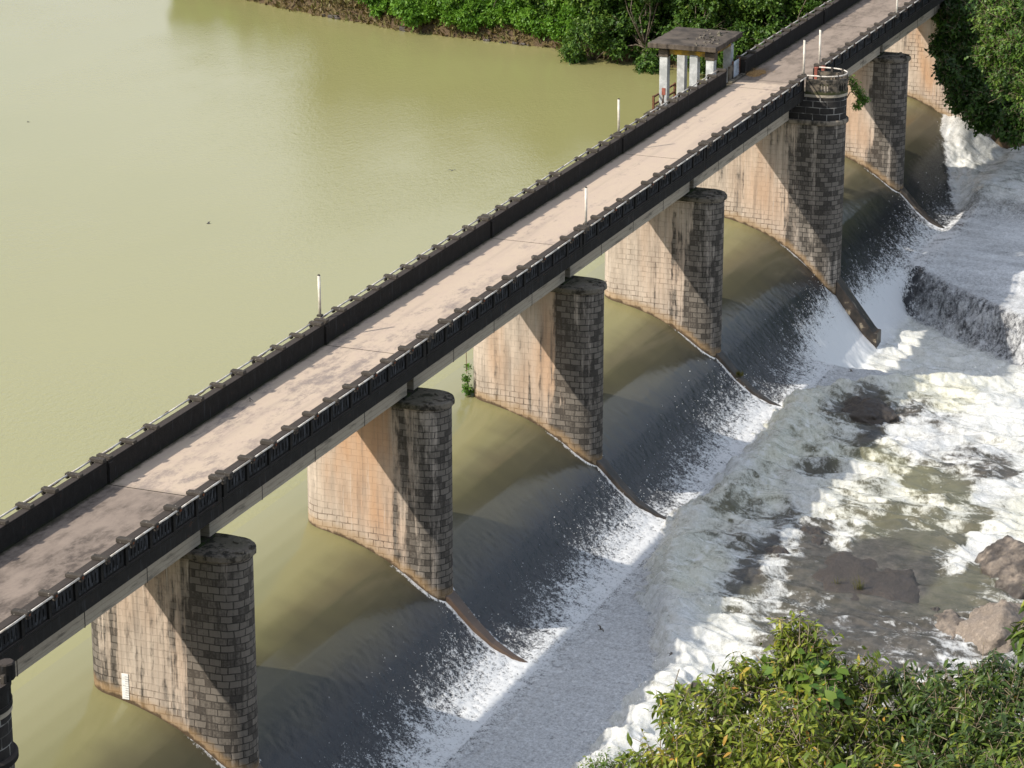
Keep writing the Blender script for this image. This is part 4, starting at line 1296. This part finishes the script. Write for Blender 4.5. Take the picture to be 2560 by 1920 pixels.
def plant(name, label, cat, base, blobs, leafmat, tmpl, twigs, leaves, size, r, r0=.05, group=None, barkmat='bark', extra=None, **kw):
    root = empty(name, base)
    tag(root, label, cat, group)
    b = np.array(base)
    rel = [(p[0] - b[0], p[1] - b[1], p[2] - b[2], p[3]) for p in blobs]
    (P, Dv, U, S, V), (A, B) = foliage(rel, twigs, leaves, size, r, **kw)
    if extra is not None:
        V = extra(V, r)
    crown = link('crown', leaf_mesh('crown', P, Dv, U, S, tmpl, V), MAT[leafmat], root)
    m = limb_tree((0, 0, 0), rel, r0, r)
    link('trunk', m.mesh('trunk', smooth=True), MAT[barkmat], root)
    tw = link('twigs', segs_mesh('twigs', A, B, np.full(len(A), r0 * .09), np.full(len(A), r0 * .04)), MAT['twig'], crown)
    return root, crown

T1 = [(-69.87, -42.29, 37.03, 0.42), (-69.84, -42.15, 37.26, 0.25), (-70.13, -41.81, 36.84, 0.45), (-69.73, -42.76, 36.9, 0.38), (-70.78, -41.61, 36.84, 0.42), (-70.43, -41.16, 36.75, 0.22), (-71.01, -42.45, 36.84, 0.56), (-71.43, -41.55, 36.68, 0.39), (-70.35, -42.94, 36.54, 0.57), (-71.28, -42.1, 36.47, 0.52), (-71.51, -42.88, 36.53, 0.51), (-71.27, -43.42, 36.61, 0.47), (-71.42, -41.23, 36.43, 0.3), (-70.82, -41.76, 36.54, 0.4), (-69.89, -42.53, 36.71, 0.4)]
T2 = [(-70.31, -43.93, 37.13, 0.45), (-70.73, -44.39, 37.02, 0.51), (-69.51, -43.39, 36.79, 0.34), (-69.23, -43.96, 36.92, 0.36), (-70.49, -43.87, 36.68, 0.52), (-69.69, -43.23, 36.45, 0.4), (-71.24, -44.68, 36.84, 0.5), (-71.44, -44.23, 36.8, 0.46), (-71.11, -43.72, 36.69, 0.42), (-69.59, -44.34, 37.09, 0.33), (-69.29, -43.04, 36.84, 0.18)]
T3 = [(-69.15, -39.99, 35.28, 0.2), (-69.21, -39.86, 35.28, 0.13), (-69.07, -40.14, 35.33, 0.13)]
T4 = [(-69.77, -44.44, 38.07, 0.15), (-69.83, -44.49, 37.82, 0.17), (-69.9, -44.52, 37.6, 0.17), (-69.74, -44.61, 37.95, 0.26)]
RB_DARK = [(117.6, 0.1, 5.7, 2.1), (115.9, -0.5, 3.2, 1.9), (114.4, -1.2, 1.5, 1.6), (112.6, -3.1, 0.6, 1.5), (111.1, -5.6, 0.1, 1.4), (118.6, -2.3, 2.5, 2.4), (114.7, -5.4, 0.7, 1.9), (112.4, -0.1, 3.5, 0.8), (119.8, 1.4, 6.8, 1.9), (122.8, -0.0, 7.2, 2.1), (116.8, 1.1, 4.5, 1.2)]
RB_LIT = [(109.1, -4.9, 7.9, 1.7), (107.0, -6.6, 6.5, 1.8), (106.1, -6.1, 4.6, 1.4), (108.3, -4.5, 6.0, 1.4), (105.5, -7.8, 4.0, 1.3), (110.7, -3.4, 7.7, 1.0), (110.0, -6.3, 8.9, 2.0), (111.5, -3.9, 9.5, 1.7)]
def autumn(frac):
    def f(V, r):
        m = r.random(len(V)) < frac
        V = V.copy()
        V[m] = r.uniform(.94, 1.0, m.sum())
        return V
    return f
T1 = T1 + [(-69.85, -42.15, 37.40, .22), (-69.80, -42.3, 37.28, .25)]
r1 = np.random.default_rng(21)
t1, c1 = plant('foreground_tree', 'leafy olive green tree in the foreground with pale twigs and a few yellow leaves', 'tree', (-71.2, -42.3, 31.5), T1, 'leaf_near', LANCE, 560, 10, .10, r1, .055, 'trees in the foreground', 'twig', autumn(.022), droop=.5, tw_len=.30, inner=.3)
# a creeper with heart-shaped leaves grows through its top
hb = [(-69.95, -42.25, 37.24, .16), (-70.05, -42.35, 37.06, .24), (-69.9, -42.5, 37.05, .22), (-70.3, -42.6, 36.85, .28), (-70.0, -42.05, 37.12, .13), (-71.6, -43.2, 36.72, .22)]
root = empty('heart_leaf_creeper', (-70.0, -42.35, 36.9))
tag(root, 'creeper with big bright heart-shaped leaves spread over the top of the foreground tree', 'creeper')
rel = [(p[0] + 70.0, p[1] + 42.35, p[2] - 36.9, p[3]) for p in hb]
(P, Dv, U, S, V), (A, B) = foliage(rel, 420, 3, .105, r1, droop=.7, tw_len=.3, inner=.75)
U = unit(U + np.array([-.8, -.2, .4]))
V = autumn(.03)(np.clip(V, 0, .9), r1)
link('leaves', leaf_mesh('leaves', P, Dv, U, S, HEART, V), MAT['leaf_heart'], root)
link('stems', segs_mesh('stems', A, B, np.full(len(A), .006), np.full(len(A), .003)), MAT['twig'], root)['kind'] = 'stuff'
r2 = np.random.default_rng(22)
plant('foreground_tree', 'darker tree with long drooping leaves in the bottom right corner', 'tree', (-71.0, -44.3, 31.0), T2, 'leaf_dark', LANCE, 600, 10, .105, r2, .055, 'trees in the foreground', 'twig', autumn(.01), droop=.55, tw_len=.26, inner=.3, tone=(0, 1.0))
r3 = np.random.default_rng(23)
plant('foreground_bush', 'small feathery pale green bush at the bottom edge in front of the spray', 'bush', (-69.2, -40.0, 33.2), T3, 'leaf_heart', LANCE, 1500, 9, .045, r3, .02, None, 'twig', droop=.2, tw_len=.16)
r4 = np.random.default_rng(24)
plant('foreground_sapling', 'sapling with long glossy leaves poking in at the right picture edge', 'sapling', (-69.9, -44.75, 33.0), T4, 'leaf_dark', LONG, 260, 8, .17, r4, .03, None, 'twig', autumn(.03), droop=.6, tw_len=.22, tone=(.1, 1.0))

# trees on the far right bank, downstream
r5 = np.random.default_rng(25)
plant('bank_tree', 'dark shaded tree hanging over the far abutment and the fall', 'tree', (120.5, -3.5, -1.0), RB_DARK, 'leaf_forest', SPRAY, 300, 7, .46, r5, .28, 'trees beside the far abutment', 'bark', None, droop=.6, tw_len=1.0, tone=(-.05, .62), inner=.2)  # leaf tone lowered: shade painted in on top of the bridge's shadow
plant('bank_tree', 'sunlit yellow-green tree at the upper right edge, in front of the dark one', 'tree', (112.5, -9.5, -2.0), RB_LIT, 'leaf_forest', SPRAY, 190, 7, .36, r5, .2, 'trees beside the far abutment', 'bark', None, droop=.8, tw_len=1.2, tone=(.12, 1.0), inner=.3)  # leaf tone raised: sunlight painted into the crown colour

# little plants on the masonry
r6 = np.random.default_rng(26)
plant('wall_shrub', 'small shrub rooted in the rim of the round tower bay', 'shrub', (82.05, -.85, 8.15), [(82.25, -1.25, 8.55, .34), (82.5, -1.55, 8.0, .42), (82.75, -1.85, 7.6, .34), (82.35, -1.5, 7.3, .36), (82.2, -1.1, 9.0, .22)], 'leaf_shrub', SPRAY, 330, 5, .17, r6, .035, None, 'bark', None, droop=.5, tw_len=.4, tone=(0, .75))
plant('creeper', 'little green creeper at the upstream foot of a pier, under a hanging cable', 'creeper', (39.0, 7.35, -.05), [(38.95, 7.4, .35, .32), (38.9, 7.4, .95, .28), (39.0, 7.4, 1.5, .17), (39.25, 7.3, .12, .25)], 'leaf_shrub', SPRAY, 300, 5, .17, r6, .02, None, 'bark', None, droop=.4, tw_len=.25, tone=(0, .7))
c = MB().tube([(38.95, 7.45, 7.9), (38.93, 7.44, 4), (38.95, 7.42, 1.2)], .02, 5).build('hanging_cable', MAT['cable'])
tag(c, 'thin dark cable hanging from the deck beside the creeper', 'cable')
def tuft(name, label, cat, loc, n, h, w, mat, group=None):
    m = MB()
    for k in range(n):
        a, q = random.uniform(0, 2 * PI), random.uniform(0, w)
        px_, py_ = q * math.cos(a), q * math.sin(a)
        hh = h * random.uniform(.5, 1.1)
        lx, ly = random.gauss(0, .35) * hh, random.gauss(0, .35) * hh
        t = .02
        m.add([(px_ - t, py_, 0), (px_ + t, py_, 0), (px_ + lx * .4 + t * .7, py_ + ly * .4, hh * .6), (px_ + lx * .4 - t * .7, py_ + ly * .4, hh * .6), (px_ + lx, py_ + ly, hh)], [(0, 1, 2, 3), (3, 2, 4)])
    o = m.build(name, MAT[mat])
    o.location = loc
    return tag(o, label, cat, group)
tuft('grass_tuft', 'tall yellow-green grass tuft on the edge of the flat wet rock', 'grass tuft', (34.2, -15.5, -5.95), 60, .95, .22, 'grassblade', 'grass tufts on the flat rock')
tuft('grass_tuft', 'thin grass tuft left of the taller one on the flat rock', 'grass tuft', (34.4, -14.3, -5.95), 26, .7, .12, 'grassblade', 'grass tufts on the flat rock')
tuft('moss_clump', 'mossy plant clump on the divider below the broken-capped pier', 'moss clump', (59.88, -.95, -4.25), 260, .30, .38, 'moss', 'moss clumps at the pier feet')
tuft('moss_clump', 'tiny bright moss clump at the foot of the orange pier nose', 'moss clump', (19.6, .15, -3.15), 120, .16, .16, 'moss', 'moss clumps at the pier feet')

# ------------------------------------------------------------------ forest on the far bank
def tree_proto(seed, h, spread, nb, leafmat, twigs, size, low=.15, tone=(0, 1), droop=.35, tmpl=SPRAY, tw=.9, leaves=6):
    r = np.random.default_rng(seed)
    blobs = []
    for k in range(nb):
        a = r.uniform(0, 2 * PI)
        t = r.uniform(low, 1) if k else .95
        q = spread * math.sqrt(r.random()) * (1.1 - .6 * abs(t - .45))
        blobs.append((q * math.cos(a), q * math.sin(a), h * t, spread * r.uniform(.30, .52)))
    (P, Dv, U, S, V), (A, B) = foliage(blobs, twigs, leaves, size, r, droop=droop, tw_len=tw, tone=tone, inner=.25)
    return leaf_mesh('crown', P, Dv, U, S, tmpl, V), limb_tree((0, 0, 0), blobs, h * .014 + .02, r).mesh('trunk', smooth=True)
protos = [tree_proto(401, 8.5, 3.0, 18, 'leaf_forest', 62, .40, .06, (0, .95)), tree_proto(402, 10.5, 3.3, 18, 'leaf_forest', 58, .42, .06, (-.05, .75)),
          tree_proto(403, 7.0, 2.8, 14, 'leaf_forest', 70, .36, .08, (.08, 1.0)), tree_proto(404, 9.5, 3.4, 18, 'leaf_forest', 56, .40, .05, (-.02, .85), .6)]
shrubs = [tree_proto(411, 2.2, 1.5, 9, 'leaf_shrub', 170, .30, .1, (0, .9), .3, SPRAY, .55), tree_proto(412, 3.0, 1.9, 10, 'leaf_shrub', 120, .33, .1, (0, 1), .3, SPRAY, .6), tree_proto(413, 1.5, 1.4, 8, 'leaf_shrub', 200, .26, .1, (.1, 1), .2, SPRAY, .5)]
for me_c, me_t in protos:
    me_c.materials.append(MAT['leaf_forest']); me_t.materials.append(MAT['bark'])
for me_c, me_t in shrubs:
    me_c.materials.append(MAT['leaf_shrub']); me_t.materials.append(MAT['bark'])
rf = np.random.default_rng(31)
def plant_copy(name, label, cat, group, meshes, loc, sc, rz):
    root = empty(name, loc, rz)
    tag(root, label, cat, group)
    for nm, me in zip(('crown', 'trunk'), meshes):
        o = link(nm, me, None, root)
    root.scale = (sc, sc, sc * rf.uniform(.9, 1.1))
    return root
def on_bank(dx, y):
    x = float(bank_line(y)) + dx
    return x, y, float(bank_h(np.array([x]), np.array([y]))[0]) - .1
for (dx, y, kx, sc, lab) in [(-.3, 31.0, 2, .85, 'leaning green tree dipping its branches into the reservoir left of the shelter'),
                             (-.1, 26.5, 3, .9, 'low dark tree overhanging the water just left of the shelter pillars'),
                             (.2, 21.0, 0, .9, 'bushy tree over the water directly behind the shelter'),
                             (.6, 15.0, 3, .95, 'tree between the shelter and the reservoir-side parapet')]:
    plant_copy('bank_tree', lab, 'tree', 'trees overhanging the reservoir', protos[kx], on_bank(dx, y), sc, rf.uniform(0, 6.28))
y = 9.0
n = 0
while y < 64:
    for dx in (2.6, 6.5, 11.5, 17.5):
        if dx < 4 and y > 40: continue
        if dx < 6 and y > 46: continue
        yy, dd = y + rf.uniform(-1.3, 1.3), dx + rf.uniform(-1.2, 1.2)
        kx = int(rf.integers(0, 4))
        plant_copy('forest_tree', 'broad-leaved tree in the dense forest on the far bank', 'tree', 'trees of the far bank forest', protos[kx], on_bank(dd, yy), rf.uniform(.8, 1.15), rf.uniform(0, 6.28))
    y += 3.4
for k in range(16):
    yy, dd = -2 - k * 2.2 + rf.uniform(-1, 1), 7 + rf.uniform(0, 8)
    plant_copy('forest_tree', 'tree in the dark wood behind the far end of the bridge', 'tree', 'trees behind the bridge end', protos[int(rf.integers(0, 4))], on_bank(dd, yy), rf.uniform(.9, 1.25), rf.uniform(0, 6.28))
for k in range(34):
    yy = rf.uniform(-34, -7)
    plant_copy('bank_shrub', 'dark green shrub at the foot of the wood below the far bridge end', 'shrub', 'shrubs below the bridge end', shrubs[int(rf.integers(0, 3))], on_bank(rf.uniform(2.0, 7.5), yy), rf.uniform(.9, 1.5), rf.uniform(0, 6.28))
for k in range(190):
    yy = rf.uniform(31, 80) if k > 60 else rf.uniform(31, 50)
    dd = rf.uniform(1.3, 5.0) if rf.random() < .7 else rf.uniform(5, 12)
    kx = int(rf.integers(0, 3))
    plant_copy('bank_shrub', 'bright green shrub on the grassy far bank above the stones', 'shrub', 'shrubs along the far bank', shrubs[kx], on_bank(dd, yy), rf.uniform(.7, 1.2), rf.uniform(0, 6.28))
# dry grass on the embankment
Ng = 9000
gy = rf.uniform(30, 80, Ng)
gd = rf.uniform(.2, 4.2, Ng)
gx = bank_line(gy) + gd
gz = bank_h(gx, gy)
gd_ = unit(np.stack([rf.normal(-.25, .5, Ng), rf.normal(0, .5, Ng), np.ones(Ng) * rf.uniform(.3, 1.0, Ng)], 1))
gu = unit(rf.normal(size=(Ng, 3)))
me = leaf_mesh('dry_grass', np.stack([gx, gy, gz - .03], 1), gd_, gu, rf.uniform(.3, .75, Ng), (DIAM[0] * np.array([1, .5, 1]), None, DIAM[2]), np.clip(rf.normal(.45, .25, Ng) + .25 * sstep(1.5, 3.5, gd), 0, 1))
tag(link('dry_grass', me, MAT['leaf_dry']), 'dry grass and weeds along the edge of the far bank', 'grass', kind='stuff')
# stones of the embankment
Ns = 260
vs, fs = [], []
m = MB()
for k in range(Ns):
    yy = rf.uniform(26, 62)
    dd = rf.uniform(-.6, .5)
    xx = float(bank_line(yy)) + dd
    zz = float(bank_h(np.array([xx]), np.array([yy]))[0])
    w = rf.uniform(.09, .24)
    m.box(xx - w, xx + w, yy - w * 1.3, yy + w * 1.3, zz - w, zz + w * .7)
o = m.build('embankment_stones', MAT['rock'], None, bevel=.06)
tag(o, 'row of loose brown stones lining the far waterline', 'stones', kind='stuff')

# ------------------------------------------------------------------ birds
def bird(label, loc, rz, flap, span_=.36, roll=0.0):
    m = MB()
    L = span_ * .5
    n = 8
    prof_ = [(-.5, .02), (-.3, .09), (0, .12), (.25, .10), (.40, .075), (.5, .02)]
    vs = []
    for t, rr in prof_:
        for k in range(n):
            a = 2 * PI * k / n
            vs.append((t * L, rr * L * math.cos(a), rr * L * .9 * math.sin(a)))
    fs = [(i * n + k, i * n + (k + 1) % n, (i + 1) * n + (k + 1) % n, (i + 1) * n + k) for i in range(len(prof_) - 1) for k in range(n)]
    fs += [tuple(range(n)), tuple(range(len(vs) - 1, len(vs) - 1 - n, -1))]
    m.add(vs, fs)
    for sgn in (-1, 1):
        b, c = span_ * .26, span_ * .5
        z1, z2 = math.sin(flap) * b, math.sin(flap) * b + math.sin(flap * .4 - .2) * (c - b)
        w = [(.16 * L, sgn * .05 * L, 0), (-.22 * L, sgn * .05 * L, 0), (-.16 * L, sgn * b, z1), (.26 * L, sgn * b, z1), (-.30 * L, sgn * c, z2), (-.16 * L, sgn * c, z2)]
        t = .012 * L
        m.add([(p[0], p[1], p[2] + t) for p in w] + [(p[0], p[1], p[2] - t) for p in w], [(0, 1, 2, 3), (3, 2, 4, 5), (6, 9, 8, 7), (9, 11, 10, 8), (0, 3, 9, 6), (3, 5, 11, 9), (5, 4, 10, 11), (4, 2, 8, 10), (2, 1, 7, 8)])
    m.add([(-.42 * L, -.03 * L, .01), (-.42 * L, .03 * L, .01), (-.85 * L, .14 * L, 0), (-.70 * L, 0, 0), (-.85 * L, -.14 * L, 0)], [(0, 1, 2, 3), (0, 3, 4)])
    o = m.build('bird', MAT['bird'])
    o.location = loc
    o.rotation_euler = (roll, 0, rz)
    return tag(o, label, 'bird', 'birds flying over the water')
bird('small dark bird flying low over the middle of the reservoir', (8.1, 5.9, 17.2), 1.9, .5)
bird('tiny bird over the reservoir just left of the bridge middle', (12.5, -3.2, 19.3), .4, .3)
bird('tiny bird over the pale left part of the reservoir', (6.5, 13.3, 21.2), 2.5, .3, .24)
bird('dark bird banking over the grey sheet of water below the orange pier', (-12.4, -19.1, 11.1), -.5, .6, .34, .5)
bird('small bird gliding over the grey water above the foreground bush', (-11.7, -21.3, 10.3), -1.4, .1, .34)
bird('dark bird flying above the roller below the broken-capped pier', (16.3, -19.5, 11.4), -.9, .5, .36)
bird('tiny bird in front of the white sheet beside the tower divider', (16.7, -18.5, 13.5), .8, .4, .22)
# bird standing on the deck
o = bird('small dark bird standing on the pink deck by the far parapet', (11.26, 5.87, DECK + .17), .3, -1.25, .30)
m = MB()
for sgn in (-1, 1):
    m.tube([(11.26, 5.87 + sgn * .025, DECK + .15), (11.265, 5.87 + sgn * .03, DECK + .003)], .008, 5)
lg = m.build('legs', MAT['bird'])
lg.parent = o
lg.matrix_parent_inverse = o.matrix_basis.inverted()
o['group'] = 'birds on the bridge'

# ------------------------------------------------------------------ light
to_sun = Vector((-1.17, .92, 1.196)).normalized()
sd = bpy.data.lights.new('sun', 'SUN')
sd.energy = 3.9
sd.angle = math.radians(.55)
sd.color = (1.0, .93, .82)
so = bpy.data.objects.new('sun', sd)
so.rotation_euler = (-to_sun).to_track_quat('-Z', 'Y').to_euler()
so.location = (-60, 60, 90)
COL.objects.link(so)
world = bpy.data.worlds.new('World')
scene.world = world
world.use_nodes = True
wt = world.node_tree
bg = wt.nodes['Background']
sky = wt.nodes.new('ShaderNodeTexSky')
sky.sky_type = 'NISHITA'
sky.sun_disc = False
sky.sun_elevation = math.asin(to_sun.z)
sky.sun_rotation = math.atan2(to_sun.x, to_sun.y)
sky.air_density = 1.0
sky.dust_density = 1.5
tc = wt.nodes.new('ShaderNodeTexCoord')
mp = wt.nodes.new('ShaderNodeMapping')
mp.inputs['Scale'].default_value = (1.4, 1.4, 3.4)
mp.inputs['Location'].default_value = (.3, .9, .2)
nz = wt.nodes.new('ShaderNodeTexNoise')
nz.inputs['Scale'].default_value = 1.5
nz.inputs['Detail'].default_value = 7
nz.inputs['Roughness'].default_value = .55
mr = wt.nodes.new('ShaderNodeMapRange')
mr.interpolation_type = 'SMOOTHSTEP'
mr.inputs[1].default_value = .40
mr.inputs[2].default_value = .60
mx = wt.nodes.new('ShaderNodeMix')
mx.data_type = 'RGBA'
mx.inputs[7].default_value = (5.4, 5.65, 6.0, 1)  # bright clouds, unseen, added to whiten reservoir reflections and lift the shade
wt.links.new(tc.outputs['Generated'], mp.inputs[0])
wt.links.new(mp.outputs[0], nz.inputs['Vector'])
wt.links.new(nz.outputs['Fac'], mr.inputs[0])
wt.links.new(mr.outputs[0], mx.inputs[0])
wt.links.new(sky.outputs[0], mx.inputs[6])
wt.links.new(mx.outputs[2], bg.inputs[0])
bg.inputs[1].default_value = .15

# ------------------------------------------------------------------ camera
cd = bpy.data.cameras.new('camera')
cd.sensor_width = 36
cd.lens = 101.8845
cd.clip_start = 1
cd.clip_end = 8000
co = bpy.data.objects.new('camera', cd)
COL.objects.link(co)
co.location = CAM
p, h = math.radians(18.23568), math.radians(22.04325)
fwd = Vector((math.cos(p) * math.cos(h), math.cos(p) * math.sin(h), -math.sin(p)))
co.rotation_euler = fwd.to_track_quat('-Z', 'Y').to_euler()
scene.camera = co
vs_ = scene.view_settings
vs_.view_transform = 'Standard'
vs_.look = 'None'
vs_.exposure = 0.3
vs_.gamma = 1.0
scene.cycles.use_denoising = True
scene.cycles.max_bounces = 6
scene.cycles.transparent_max_bounces = 4
